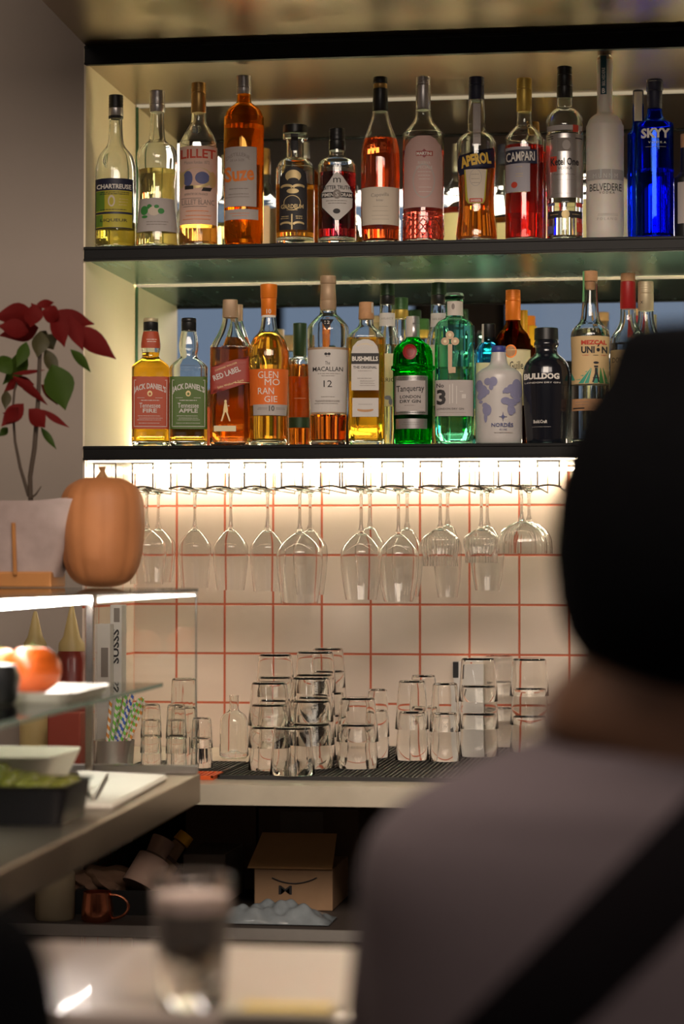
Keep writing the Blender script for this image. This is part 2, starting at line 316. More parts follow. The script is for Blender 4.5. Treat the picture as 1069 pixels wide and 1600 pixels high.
# ------------------------------------------------------------------ bottle builder (profiles read off enlargements of the photograph)
CR = {'A': (120, 80, 3.5633), 'B': (400, 80, 3.5633), 'C': (680, 80, 5.0), 'D': (840, 60, 4.668), 'E': (190, 430, 3.5633), 'F': (470, 420, 4.859), 'G': (670, 420, 4.648), 'H': (860, 400, 5.115), 'I': (0, 0, 1)}
class Bottle:
    def __init__(s, name, label, crop, cx, Y, base_z, prof, n=2, dr=1.0, neck_n=2, cat='bottle', group=None, lean=0):
        ox, oy, sc = CR[crop]; s.tx = lambda x: ox+x/sc; s.ty = lambda y: oy+y/sc
        s.cxp = s.tx(cx); p = P(s.cxp, 800, Y); s.Y = Y
        s.o = Vector((p.x, Y, base_z)); s.m = depth(p)/F/sc; s.cx = cx; s.bz = base_z
        th = math.atan2(CAM.x-p.x, Y-CAM.y); s.rz = th
        s.root = thing(name, label, cat, s.o, th, group)
        pr = [(s.z(y), hw*s.m) for y, hw in prof]; pr.sort(); pr[0] = (0.0, pr[0][1]) if True else pr[0]
        amax = max(a for z, a in pr); amin = min(a for z, a in pr)
        L = []
        for z, a in pr:
            k = 0 if amax-amin < 1e-6 else max(0, min(1, (a-amin*1.15)/(amax*.97-amin*1.15+1e-9)))
            nn = neck_n + (n-neck_n)*k; b = a*(1+(dr-1)*k)
            L.append((z, a, b, nn))
        s.prof = smoothprof(L, 4); s.top = s.prof[-1][0]
    def z(s, y):
        return P(s.cxp, s.ty(y), s.Y).z - s.bz
    def surf(s, x, z, off):
        a, b, n = interp(s.prof, z); a += off; b += off
        q = min(.992, abs(x)/a); xx = max(-.992*a, min(.992*a, x))
        return (xx, -b*(1-q**n)**(1/n), z)
    def glass(s, mat, wall=.0026, base=.007, solid=False, name='glass_body'):
        bm = bmesh.new(); N = 44; pr = s.prof
        r = min(.004, pr[0][1]*.2)
        out = [sec(pr[0][1]-r, pr[0][2]-r, pr[0][3], 0.0, N), sec(pr[0][1]-r*.3, pr[0][2]-r*.3, pr[0][3], r*.35, N)] + [sec(a, b, n, z, N) for z, a, b, n in pr if z > r]
        if solid: rings(bm, out)
        else:
            inn = [sec(max(.001, a-wall), max(.001, b-wall), n, z, N) for z, a, b, n in reversed(pr) if z > base]
            a, b, n = interp(pr, base); inn += [sec(a-wall, b-wall, n, base, N), sec((a-wall)*.75, (b-wall)*.75, n, base-.0012, N), sec((a-wall)*.3, (b-wall)*.3, n, base+.004, N)]
            rings(bm, out+inn)
        s.g = obj(name, bm, mat, s.root, True); return s
    def liquid(s, lev, mat, wall=.0026, base=.007):
        zl = s.z(lev); bm = bmesh.new(); N = 44; w2 = wall*.55
        rr = [sec((a-wall)*.9, (b-wall)*.9, n, base-.0005, N) for a, b, n in [interp(s.prof, base)]]
        rr += [sec(a-w2, b-w2, n, z, N) for z, a, b, n in s.prof if base < z < zl-.0005]
        a, b, n = interp(s.prof, zl); rr += [sec(a-w2, b-w2, n, zl, N)]
        rings(bm, rr); obj('liquid', bm, mat, s.root, True); return s
    def cap(s, segs, name='cap', ridges=0, n=2, dx=0):
        """segs: (y_top, y_bottom, hw_top, hw_bottom, material)"""
        bm = bmesh.new(); mats = []
        for k, (y0, y1, h0, h1, mt) in enumerate(segs):
            if mt not in mats: mats.append(mt)
            mi = mats.index(mt); z1, z0 = s.z(y0), s.z(y1); ra, rb = h0*s.m, h1*s.m
            pr = [(z0, rb*.97), (z0+.0006, rb)]
            if ridges and k == 0:
                nr = ridges
                for q in range(nr):
                    za = z0+(z1-z0)*(q+.15)/nr; zb = z0+(z1-z0)*(q+.5)/nr; zc = z0+(z1-z0)*(q+.85)/nr
                    rq = rb+(ra-rb)*(q+.5)/nr
                    pr += [(za, rq), (zb, rq*.965), (zc, rq)]
            pr += [(z1-.001, ra), (z1, ra*.93)]
            rings(bm, [sec(r, r, n, z, 28, dx*s.m) for z, r in pr], mi=mi)
        obj(name, bm, [K[m] if isinstance(m, str) else m for m in mats], s.root, True); return s
    def print(s, name, items, off=.0005, label=None):
        """items: ('r',mat,rows)  rows=[(y,xl,xr)...]  |  ('t',mat,text,xc,yc,w,h,[bold,rot,arc])  | ('l',mat,[(x0,x1,y,h)...]) | ('e',mat,xc,yc,rx,ry)"""
        bm = bmesh.new(); mats = []; lay = 0
        def mi(m):
            if m not in mats: mats.append(m)
            return mats.index(m)
        def rows(R, m, o):
            ys = []
            for (y0, a0, b0), (y1, a1, b1) in zip(R, R[1:]):
                k = max(1, int(abs(y1-y0)*s.m/.006)) if abs(y1-y0)*s.m > .003 else 1
                for q in range(k): t = q/k; ys.append((y0+(y1-y0)*t, a0+(a1-a0)*t, b0+(b1-b0)*t))
            ys.append(R[-1]); M = max(2, int(max(abs(b-a) for _, a, b in ys)*s.m/.0022)); prev = None
            for y, a, b in ys:
                z = s.z(y); row = []
                ax = interp(s.prof, z)[0]
                ta = math.asin(max(-.985, min(.985, (a-s.cx)*s.m/ax))); tb = math.asin(max(-.985, min(.985, (b-s.cx)*s.m/ax)))
                for q in range(M+1):
                    row.append(bm.verts.new(s.surf(ax*math.sin(ta+(tb-ta)*q/M), z, o)))
                if prev:
                    for q in range(M):
                        f = bm.faces.new((prev[q], row[q], row[q+1], prev[q+1])); f.material_index = m
                prev = row
        for it in items:
            lay += 1; o = off+lay*.00006
            if it[0] == 'r': rows(it[2], mi(it[1]), o)
            elif it[0] == 'l':
                for x0, x1, y, h in it[2]: rows([(y-h/2, x0, x1), (y+h/2, x0, x1)], mi(it[1]), o)
            elif it[0] == 'e':
                _, m_, xc, yc, rx, ry = it; R = []
                for q in range(15):
                    t = math.pi*q/14; R.append((yc-ry*math.cos(t), xc-rx*math.sin(t)-.01, xc+rx*math.sin(t)+.01))
                rows(R, mi(m_), o)
            elif it[0] == 't':
                _, m_, tx_, xc, yc, w_, h_ = it[:7]; bold = it[7] if len(it) > 7 else .0; rot = it[8] if len(it) > 8 else 0; arc = it[9] if len(it) > 9 else 0
                V, Fc = text_geo(tx_, bold); k = mi(m_); c_, s_ = math.cos(rot), math.sin(rot)
                b2_ = bmesh.new(); v2 = []
                for x, y in V:
                    X = x*w_; Yy = y*h_ - arc*(x*2)**2
                    v2.append(b2_.verts.new(((xc+X*c_-Yy*s_-s.cx)*s.m, yc-(X*s_+Yy*c_), 0)))
                for f_ in Fc:
                    try: b2_.faces.new([v2[i] for i in f_])
                    except ValueError: pass
                xa_, xb_ = min(v.co.x for v in v2), max(v.co.x for v in v2); ns_ = int((xb_-xa_)/.0018)
                for q in range(1, ns_+1):
                    bmesh.ops.bisect_plane(b2_, geom=b2_.verts[:]+b2_.edges[:]+b2_.faces[:], plane_co=(xa_+(xb_-xa_)*q/(ns_+1), 0, 0), plane_no=(1, 0, 0))
                mp_ = {v: bm.verts.new(s.surf(v.co.x, s.z(v.co.y), o)) for v in b2_.verts}
                for f_ in b2_.faces:
                    try: f = bm.faces.new([mp_[v] for v in f_.verts]); f.material_index = k
                    except ValueError: pass
                b2_.free()
        bm.normal_update()
        for f in bm.faces:
            if f.normal.y > 0 and f.normal.y > .02: f.normal_flip()
        ob = obj(name, bm, [K[m] if isinstance(m, str) else m for m in mats], s.root); 
        if label: ob['label'] = label
        return s
    def back(s, y0, y1, frac=.62, mat='cream_back'):
        bm = bmesh.new(); z1, z0 = s.z(y0), s.z(y1); prev = None; M = 14; rws = []
        for zz in (z0, z0+(z1-z0)*.33, z0+(z1-z0)*.67, z1):
            rws.append([bm.verts.new((lambda q: (-q[0], -q[1], q[2]))(s.surf(interp(s.prof, zz)[0]*math.sin((q/M*2-1)*frac*1.2), zz, .0005))) for q in range(M+1)])
        for a, b in zip(rws, rws[1:]):
            for q in range(M): bm.faces.new((a[q], a[q+1], b[q+1], b[q]))
        obj('back_label', bm, K[mat], s.root); return s
R_ = lambda m, x0, x1, y0, y1: ('r', m, [(y0, x0, x1), (y1, x0, x1)])
YF = -DF+.062      # front row axis
UZ, LZ = ZMT+.0004, ZBT+.0004
def tiny(m, xc, w_, ys, h=5, jit=.25):
    L_ = []
    for y in ys:
        a, b_ = xc-w_/2*(1-jit*random.random()), xc+w_/2*(1-jit*random.random()); x = a; hh_ = min(h, 5)*.8
        while x < b_:
            l_ = max(3.0, h*random.uniform(1.0, 4.5)); L_.append((x, min(b_, x+l_), y, hh_)); x += l_+max(1.6, h*.55)
    return ('l', m, L_)

# ======== middle shelf, front row ========
b = Bottle('liqueur_bottle', 'clear round-shouldered bottle with yellow-green label and black cap, leftmost on the middle shelf', 'A', 211, YF, UZ,
    [(340, 30), (375, 32), (385, 36), (430, 38), (490, 42), (530, 52), (560, 76), (590, 96), (640, 110), (700, 114), (1000, 114), (1086, 112)])
b.glass(GL).liquid(960, liq('yellow', (0.80, 0.66, 0.10))).cap([(247, 318, 41, 41, 'black_plastic'), (318, 362, 42, 42, 'silver'), (362, 378, 42, 41, 'black_plastic')], ridges=4)
b.print('neck_band_print', [('t', 'ink', 'VOIRON', 213, 345, 70, 22, .02)])
b.print('label', [R_('navy', 97, 308, 725, 1000), R_('chart_yellow', 103, 302, 792, 910), R_('chart_yellow', 103, 304, 922, 996), ('l', 'chart_green', [(103, 150, 850, 110), (103, 140, 958, 66)]),
    ('t', 'white_ink', 'CHARTREUSE', 202, 770, 192, 26, .03), tiny('ink', 205, 170, (802, 812, 898)), ('e', 'pale_paper', 188, 850, 20, 32), ('e', 'chart_yellow', 188, 852, 12, 22), tiny('gold_ink', 255, 55, (840, 856, 872)), ('t', 'ink', 'LIQUEUR', 202, 958, 150, 20, .01)])
b.print('embossed_seal', [('e', GL, 190, 628, 50, 52)], off=.001).back(740, 990)

b = Bottle('liqueur_bottle', 'clear waisted bottle with silver cap, pale yellow liqueur and a small leaf label', 'A', 443, YF, UZ,
    [(330, 34), (345, 36), (480, 44), (510, 60), (530, 88), (560, 108), (600, 113), (660, 108), (760, 98), (850, 100), (960, 112), (1050, 118), (1086, 117)])
b.glass(GL).liquid(665, liq('pale_gold', (0.90, 0.76, 0.30))).cap([(222, 300, 43, 44, 'silver'), (300, 342, 44, 43, 'silver')], ridges=2)
b.print('cap_print', [('t', 'ink', 'BONIN', 445, 322, 72, 24, .02)], off=.001)
b.print('label', [('r', 'grey_paper', [(835, 352, 500), (822, 500, 502), ] if False else [(832, 348, 543), (900, 342, 548), (1018, 330, 556)]), ('e', 'green_ink', 372, 900, 20, 26), ('e', 'green_ink', 400, 880, 14, 14), ('e', 'pale_paper', 425, 905, 32, 26), ('e', 'green_ink', 465, 905, 18, 16), ('e', 'green_ink', 440, 880, 14, 10), ('e', 'green_ink', 374, 936, 16, 8), tiny('ink_grey', 440, 130, (965, 980))]).back(850, 1010)

b = Bottle('aperitif_bottle', 'straight-sided bottle with gold capsule, pink label and round blue-gold vignette', 'A', 674, YF, UZ,
    [(190, 36), (345, 40), (400, 44), (430, 60), (470, 84), (510, 102), (560, 108), (1070, 108), (1086, 106)])
b.glass(GL).liquid(975, liq('peach', (0.95, 0.42, 0.08))).cap([(178, 235, 41, 42, 'gold'), (235, 346, 42, 42, 'gold')], ridges=4)
b.print('embossed_seal', [('e', GL, 658, 445, 32, 28)], off=.001)
b.print('label', [R_('pink_paper', 570, 778, 545, 978), ('t', 'red_ink', 'LILLET', 672, 588, 194, 50, .025), ('t', 'ink_grey', 'Maison fondee 1872', 665, 636, 140, 18), ('e', 'gold_ink', 665, 722, 92, 58), ('e', 'pink_paper', 665, 715, 72, 50), ('e', 'blue_ink', 615, 725, 26, 42), ('e', 'blue_ink', 695, 722, 40, 34), ('e', 'gold_ink', 752, 730, 20, 45), ('e', 'gold_ink', 582, 730, 14, 45),
    ('r', 'ink', [(765, 598, 645), (785, 598, 645)]), ('r', 'ink', [(775, 700, 750), (795, 690, 740)]), ('t', 'ink_grey', 'APERITIF DE FRANCE', 660, 812, 130, 12), ('l', 'ink_grey', [(578, 690, 835, 3), (590, 720, 880, 3)]), ('t', 'ink_grey', 'LILLET BLANC', 672, 856, 180, 28), tiny('orange_ink', 665, 160, (905, 930, 950), 4)]).back(560, 970, mat='pink_paper')

b = Bottle('aperitif_bottle', 'amber bottle with silver-grey cap, rounded shoulders and white label lettered in orange', 'A', 927, YF, UZ,
    [(150, 36), (240, 37), (285, 42), (300, 58), (330, 92), (370, 108), (420, 112), (1050, 109), (1082, 105)])
b.glass(glassmat('amber_glass', (0.97, 0.66, 0.20), 1.48)).liquid(418, liq('amber', (1.0, 0.60, 0.10))).cap([(138, 205, 41, 42, 'silver'), (205, 242, 42, 42, 'silver')], ridges=1)
b.print('label', [('r', 'grey_paper', [(550, 822, 998), (880, 822, 998)]), R_('grey_paper', 822, 1008, 895, 952), ('t', 'ink_grey', 'DISTILLERIE', 895, 592, 130, 20, 0, 0, 22), ('t', 'ink_grey', 'DE LA SUZE', 890, 625, 80, 12), ('t', 'orange_ink', 'Suze', 902, 700, 165, 85, .03, .06, -4), tiny('ink_grey', 895, 120, (782, 812), 6), tiny('ink_grey', 890, 150, (828,), 4), tiny('orange_ink', 905, 110, (918, 932), 3)]).back(620, 860, .3)

b = Bottle('liqueur_bottle', 'squat clear bottle with wide black stopper, black ornate label and amber liqueur', 'B', 216, YF, UZ,
    [(455, 68), (470, 70), (492, 66), (500, 48), (590, 48), (600, 62), (620, 88), (650, 102), (690, 108), (1000, 108), (1062, 107)])
b.glass(GL, base=.016).liquid(748, liq('orange_amber', (0.95, 0.42, 0.06)), base=.016).cap([(413, 462, 67, 68, 'black_plastic')], name='stopper')
b.print('seal_strip', [R_('ink', 192, 232, 470, 560)])
b.print('label', [('r', 'ink', [(660, 195, 225), (672, 165, 258), (700, 140, 278), (740, 130, 282), (1008, 128, 282)]), ('e', 'gold_ink', 205, 712, 44, 34), ('e', 'ink', 205, 736, 30, 14), ('e', 'gold_ink', 170, 770, 34, 14), ('e', 'gold_ink', 235, 770, 34, 14), ('e', 'ink', 168, 778, 26, 8), ('e', 'ink', 238, 778, 26, 8), ('e', 'gold_ink', 203, 795, 34, 14), ('e', 'gold_ink', 200, 860, 48, 42), ('e', 'ink', 200, 860, 44, 38), ('t', 'gold_ink', 'GARDELIM', 200, 880, 125, 24, .02),
    ('t', 'gold_ink', 'LIQUORE', 200, 900, 60, 8), ('l', 'gold_ink', [(194, 202, 965, 85)]), ('e', 'gold_ink', 165, 975, 32, 12), ('e', 'ink', 163, 983, 26, 9), ('e', 'gold_ink', 235, 975, 32, 12), ('e', 'ink', 238, 983, 26, 9), tiny('gold_ink', 160, 50, (935, 946)), tiny('gold_ink', 240, 50, (935, 946))]).back(760, 1000)

b = Bottle('liqueur_bottle', 'small dark red bottle with black cap and scalloped silver-white label, beside the black ornate label', 'B', 450, YF, UZ,
    [(550, 46), (585, 47), (596, 60), (612, 90), (635, 103), (660, 106), (1000, 106), (1060, 106)])
b.glass(GL, base=.015).liquid(682, liq('dark_red', (0.30, 0.015, 0.03)), base=.015).cap([(433, 500, 45, 46, 'black_plastic'), (500, 555, 46, 46, 'black_plastic')], ridges=3)
b.print('shoulder_print', [('t', 'ink', 'THE BITTER TRUTH', 450, 652, 130, 16, .01, 0, 4)])
b.print('label', [('r', 'white_paper', [(690, 446, 452), (712, 425, 480), (740, 405, 500), (765, 385, 520), (790, 375, 530), (800, 365, 538), (880, 368, 535), (905, 390, 515), (935, 420, 485), (955, 440, 462)]), ('t', 'ink', 'm', 450, 735, 42, 26), ('t', 'ink', 'BITTER TRUTH', 450, 775, 150, 22, .02), ('r', 'ink', [(800, 360, 540), (830, 360, 540)]), ('t', 'white_ink', 'PIMENTO DRAM', 450, 815, 165, 20, .02), ('e', 'ink_grey', 450, 812, 24, 26), ('t', 'white_paper', 'S', 450, 812, 18, 26), tiny('ink_grey', 450, 130, (848, 862)), ('e', 'ink', 448, 906, 20, 14)]).back(740, 980)

b = Bottle('liqueur_bottle', 'slope-shouldered bottle of orange-red liqueur with black capsule and plain cream label', 'B', 692, YF, UZ,
    [(200, 40), (335, 44), (380, 52), (430, 68), (470, 84), (520, 100), (570, 107), (650, 109), (980, 107), (1056, 98)])
b.glass(GL).liquid(492, liq('red_orange', (0.95, 0.13, 0.025))).cap([(146, 182, 40, 41, 'black_plastic'), (182, 210, 39, 39, 'gold'), (210, 338, 41, 44, 'black_plastic')])
b.print('label', [('r', 'pale_paper', [(772, 586, 796), (980, 592, 796)]), ('t', 'ink_grey', 'Capovilla', 690, 818, 100, 26, 0, .06), ('t', 'ink_grey', 'bitter', 690, 845, 40, 14), tiny('ink_grey', 690, 100, (880, 905, 930, 950), 2)]).back(770, 980)

b = Bottle('vermouth_bottle', 'ornate faceted bottle with silver capsule, pinkish emblem label and cut diamond base of red liquid', 'B', 932, YF, UZ,
    [(320, 42), (365, 45), (400, 62), (430, 88), (460, 108), (480, 116), (700, 116), (890, 113), (940, 114), (1056, 117)])
mk('rose_label', (0.50, 0.33, 0.30), .65)
b.glass(GL).liquid(560, liq('rose', (0.92, 0.10, 0.07))).cap([(145, 190, 40, 41, 'silver'), (190, 330, 41, 42, 'silver')], ridges=5)
b.print('label', [('r', 'rose_label', [(490, 900, 970), (505, 865, 1000), (540, 835, 1030), (600, 824, 1040), (885, 824, 1040)]), ('e', 'grey_paper', 935, 740, 62, 95), ('e', 'rose_label', 935, 740, 56, 88), R_('red_label', 892, 985, 575, 602), ('r', 'wax_red', [(565, 935, 939), (588, 912, 962), (612, 935, 939)]), ('t', 'white_ink', 'MARTINI', 937, 589, 84, 18, .03), ('t', 'white_paper', 'RISERVA', 938, 640, 70, 16), ('t', 'white_paper', 'SPECIALE', 938, 665, 90, 16), tiny('white_paper', 938, 80, (690, 710, 730, 775, 800), 4)])
dm = bmesh.new()
for k in range(-5, 6):
    for sgn in (-1, 1):
        pts = []
        for q in range(9):
            t = q/8; th_ = k*.33+sgn*(t-.5)*.66
            if abs(th_) > 1.5: continue
            zz = b.z(1040-t*95); a_ = interp(b.prof, zz)[0]+.0004; pts.append((a_*math.sin(th_), -a_*math.cos(th_), zz))
        if len(pts) > 2: tube(dm, pts, .0011, 6)
for yy in (905, 935): 
    zz = b.z(yy); a_ = interp(b.prof, zz)[0]+.0002; tube(dm, [(a_*math.sin(q/20*6.283), -a_*math.cos(q/20*6.283), zz) for q in range(21)], .0012, 6)
obj('cut_pattern', dm, GL, b.root, True); b.back(600, 880)

b = Bottle('aperitif_bottle', 'bright orange aperitif bottle with navy cap and slanted navy band lettered in yellow', 'C', 325, YF, UZ,
    [(380, 58), (470, 68), (560, 74), (610, 72), (640, 84), (665, 120), (700, 148), (740, 155), (800, 154), (950, 148), (1150, 138), (1250, 140), (1350, 150), (1440, 160), (1478, 158)])
b.glass(GL).liquid(880, liq('aperol', (1.0, 0.30, 0.03))).cap([(205, 270, 62, 62, 'navy'), (270, 385, 60, 62, 'navy')], ridges=2)
b.print('neck_strip', [R_('grey_paper', 298, 358, 420, 750), R_('silver', 300, 362, 330, 380)])
b.print('label', [('r', 'navy', [(775, 445, 460), (800, 330, 462), (830, 190, 464), (870, 172, 466), (920, 176, 468), (930, 178, 440), (945, 182, 370), (965, 188, 280), (982, 190, 215)]),
    ('t', 'yellow_ink', 'APEROL', 318, 868, 238, 88, .05, .16, 6), ('r', 'chart_yellow', [(945, 230, 410), (1180, 240, 392), (1210, 262, 378)]), ('r', 'pale_paper', [(945, 240, 402), (1160, 256, 384), (1202, 268, 372)]), ('e', 'grey_paper', 318, 1010, 48, 66), ('e', 'pale_paper', 318, 1010, 44, 62), tiny('ink_grey', 318, 70, (985, 1020, 1050), 4), R_('red_ink', 270, 372, 1170, 1200), ('t', 'white_ink', 'BARBIERI', 320, 1186, 80, 18, .02)]).back(930, 1200, .28)

b = Bottle('bitter_bottle', 'red bitter bottle with gold capsule and grey label crossed by a navy band', 'C', 700, YF, UZ,
    [(400, 58), (480, 60), (575, 64), (600, 82), (640, 120), (680, 144), (730, 151), (1400, 149), (1475, 147)])
mk('campari_label', (0.36, 0.34, 0.38), .6)
b.glass(GL).liquid(745, liq('campari', (0.85, 0.025, 0.015))).cap([(215, 300, 60, 60, 'gold_yellow'), (300, 478, 60, 60, 'gold_yellow')], ridges=5)
b.print('label', [R_('campari_label', 555, 745, 770, 1120), R_('navy', 550, 800, 792, 900), ('t', 'white_ink', 'CAMPARI', 670, 845, 225, 74, .02, .03), tiny('gold_ink', 660, 60, (925, 980, 1000), 6), ('e', 'red_ink', 622, 1065, 24, 24), tiny('gold_ink', 670, 120, (1122,), 5)]).back(850, 1250)

b = Bottle('vodka_bottle', 'clear vodka bottle with black ridged cap and silver label with black gothic lettering', 'D', 203, YF, UZ,
    [(440, 56), (505, 58), (530, 90), (560, 118), (600, 134), (650, 138), (700, 130), (730, 138), (1180, 134), (1220, 128), (1420, 130), (1452, 128)])
b.glass(GL).liquid(1290, liq('clear', (0.97, 0.97, 0.98))).cap([(208, 268, 56, 56, 'black_plastic'), (268, 350, 56, 57, 'black_plastic'), (350, 440, 58, 58, 'black_plastic')], ridges=1)
b.print('label', [('r', 'grey_paper', [(655, 75, 330), (690, 78, 328)]), R_('red_ink', 262, 302, 652, 705), R_('silver', 68, 338, 715, 1180), ('l', 'ink', [(76, 120, 735, 6), (76, 120, 750, 6), (280, 330, 750, 8)]), R_('ink_grey', 150, 248, 748, 845), ('e', 'grey_paper', 215, 800, 30, 36), R_('red_ink', 97, 145, 880, 992), ('t', 'ink', 'Ketel One', 203, 920, 205, 56, .03), ('t', 'ink', 'VODKA', 205, 968, 104, 20), ('t', 'ink_grey', 'Family Made', 200, 1013, 155, 18), tiny('ink_grey', 200, 150, (1052, 1150), 2)])
b.print('lower_band', [('r', 'blue_ink', [(1215, 82, 130), (1235, 82, 130)]), R_('ink', 80, 332, 1275, 1325), ('e', 'gold_ink', 208, 1300, 30, 30), tiny('gold_ink', 125, 60, (1300,), 8), tiny('gold_ink', 285, 60, (1300,), 8), R_('red_ink', 285, 332, 1215, 1245), R_('red_ink', 290, 332, 1360, 1425), R_('blue_ink', 80, 115, 1380, 1435)]).back(760, 1180)

b = Bottle('vodka_bottle', 'tall frosted white vodka bottle with long neck and teal neck strip', 'D', 497, YF, UZ,
    [(160, 58), (195, 60), (420, 56), (540, 58), (560, 80), (590, 112), (640, 132), (700, 138), (1400, 138), (1440, 136)])
b.glass(K['frosted_white'], solid=True).cap([(122, 140, 46, 54, 'silver'), (140, 185, 55, 55, 'taupe_cap')])
mk('frost_grey', (0.36, 0.33, 0.31), .6); mk('teal_label', (0.01, 0.06, 0.08), .5)
b.print('neck_strip', [R_('teal_label', 466, 510, 138, 418), ('t', 'white_ink', 'BELVEDERE', 488, 290, 130, 22, .01, math.pi/2), ('t', 'white_ink', 'B', 488, 392, 22, 36, .02)])
b.print('lettering', [R_('frost_grey', 368, 630, 975, 1050), ('t', 'frosted_white', 'M U N M M', 500, 1022, 180, 34, .0), ('l', 'frosted_white', [(462, 472, 980, 120), (540, 548, 985, 130)]), ('t', 'ink', 'BELVEDERE', 502, 1105, 232, 52, 0), ('t', 'ink', 'V O D K A', 512, 1145, 114, 18), tiny('frost_grey', 515, 160, (1298, 1308), 3), ('t', 'frost_grey', 'P O L A N D', 512, 1335, 145, 18)])

BLU = glassmat('blue_glass', (0.03, 0.14, 0.85), 1.48)
b = Bottle('vodka_bottle', 'cobalt blue vodka bottle with dark capsule and bold white lettering, in front', 'D', 862, YF, UZ,
    [(380, 52), (520, 54), (560, 60), (600, 84), (625, 125), (650, 137), (900, 137), (1380, 136), (1440, 134)])
b.glass(glassmat('blue_glass2', (0.10, 0.30, 0.95), 1.48)).liquid(965, liq('blue', (0.10, 0.35, 0.98))).cap([(302, 318, 60, 62, 'navy'), (318, 385, 62, 62, 'navy'), (385, 520, 56, 54, 'navy')])
b.print('tax_strip', [R_('steel', 822, 875, 310, 385)], off=.002)
b.print('lettering', [('t', 'white_ink', 'SKYY', 868, 712, 210, 72, .04), ('t', 'white_ink', 'V O D K A', 880, 780, 130, 16), tiny('white_ink', 860, 170, (812,), 2)])

YB = -DF+.185
b = Bottle('vodka_bottle', 'second blue bottle standing half hidden behind the cobalt blue vodka', 'D', 742, YB, UZ,
    [(480, 40), (600, 42), (660, 50), (700, 74), (730, 80), (1440, 80)])
b.glass(glassmat('blue_glass2', (0.10, 0.30, 0.95), 1.48), wall=.003).cap([(380, 500, 40, 40, 'navy')])
b.print('tax_strip', [R_('strip_white', 712, 770, 395, 610)], off=.001)
b = Bottle('bottle', 'dark bottle with grey label cut off by the right edge of the photo', 'D', 1092, YF, UZ,
    [(760, 40), (960, 44), (990, 60), (1020, 82), (1060, 90), (1440, 88)])
b.glass(K['black_plastic'], solid=True).cap([(700, 800, 42, 42, 'cork')]).print('label', [R_('grey_paper', 1030, 1160, 1060, 1360)])
b = Bottle('bitter_bottle', 'second red bottle half hidden behind the gold-capped bitter', 'C', 778, YB, UZ,
    [(560, 40), (640, 46), (700, 80), (760, 92), (1475, 92)])
b.glass(GL).liquid(790, liq('campari', (0.85, 0.025, 0.015))).cap([(555, 660, 38, 40, 'gold')]).print('neck_strip', [R_('strip_white', 765, 800, 400, 600)] if False else [R_('strip_white', 795, 830, 660, 780)]).back(850, 1300)

# ======== lowest shelf, front row ========
def jack(cx, lab, capm, neckm, lm, inkm, word, liqm, lev, label):
    b = Bottle('whisky_bottle', label, 'E', cx, YF, LZ,
        [(285, 40), (310, 42), (350, 50), (400, 55), (440, 48), (462, 52), (480, 72), (505, 98), (522, 106), (545, 105), (870, 104), (915, 105), (938, 101)], n=7, dr=.95)
    b.glass(GL, base=.009).liquid(lev, liqm, base=.009)
    b.cap([(240, 262, 41, 42, 'khaki_cap' if capm else 'black_plastic'), (262, 312, 42, 42, 'black_plastic')] if True else [])
    if neckm: b.print('neck_wrap', [('r', neckm, [(316, cx-42, cx+44), (360, cx-50, cx+50), (410, cx-55, cx+54)]), tiny('white_ink', cx+5, 60, (362, 374), 4)])
    c = cx-4 if lab == 'f' else cx-2
    b.print('label', [R_(lm, cx-103, cx+103, 572, 862), ('l', inkm, [(cx-92, cx+92, 592, 3), (cx-92, cx+92, 848, 3), (cx-92, cx-89, 720, 250), (cx+88, cx+91, 720, 250)]), R_(lm, cx-80, cx+80, 586, 600),
        ('t', inkm, "JACK DANIEL'S", c, 628, 178, 42, .03, 0, 24), ('e', 'gold_ink', c, 666, 14, 16), ('e', lm, c, 668, 7, 8), ('t', inkm, 'Tennessee', c, 732, 116, 28, .01), ('t', inkm, word, c, 761, 78 if len(word) < 5 else 104, 22, .025), tiny(inkm, c, 120, (704,), 5), ('l', inkm, [(c-70, c-30, 690, 2), (c+30, c+70, 690, 2)]), tiny(inkm, c, 140, (790, 802, 812, 830), 3)]).back(600, 850, mat=lm)
jack(160, 'f', 1, 'brick_label', 'brick_label', 'white_paper', 'FIRE', liq('whisky_gold', (1.0, 0.50, 0.03)), 432, 'square whisky bottle with rust-red label and red neck wrap, leftmost on the lowest shelf')
jack(372, 'a', 0, None, 'green_label', 'white_paper', 'APPLE', liq('whisky_gold2', (0.95, 0.45, 0.05)), 585, 'square whisky bottle with olive green label and black cap, second on the lowest shelf')

b = Bottle('whisky_bottle', 'square whisky bottle with slanted dark red label and taped beige cap', 'E', 603, YF+.01, LZ,
    [(215, 38), (240, 42), (280, 50), (330, 70), (370, 92), (400, 106), (430, 112), (900, 112), (938, 108)], n=7, dr=1.0)
WH = liq('whisky', (0.92, 0.28, 0.02))
b.glass(GL, base=.008).liquid(410, WH, base=.008).cap([(138, 238, 42, 44, 'taupe_cap')], n=3)
b.print('tax_strip', [('r', 'strip_white', [(150, 565, 640), (158, 565, 640)]), ('r', 'strip_white', [(220, 560, 646), (236, 560, 646)])], off=.001)
b.print('label', [('r', 'red_label', [(458, 705, 712), (500, 560, 712), (520, 498, 714), (600, 494, 714), (612, 494, 690), (640, 494, 600), (670, 494, 510)]), ('t', 'white_paper', 'RED LABEL', 584, 556, 158, 30, .025, .36), tiny('gold_ink', 0, 0, ()) , ('t', 'gold_ink', 'JOHNNIE WALKER', 580, 520, 130, 12, 0, .36), ('t', 'gold_ink', 'John Walker & Sons', 605, 615, 150, 16, 0, .3), ('l', 'gold_ink', [(620, 712, 606, 3)])])
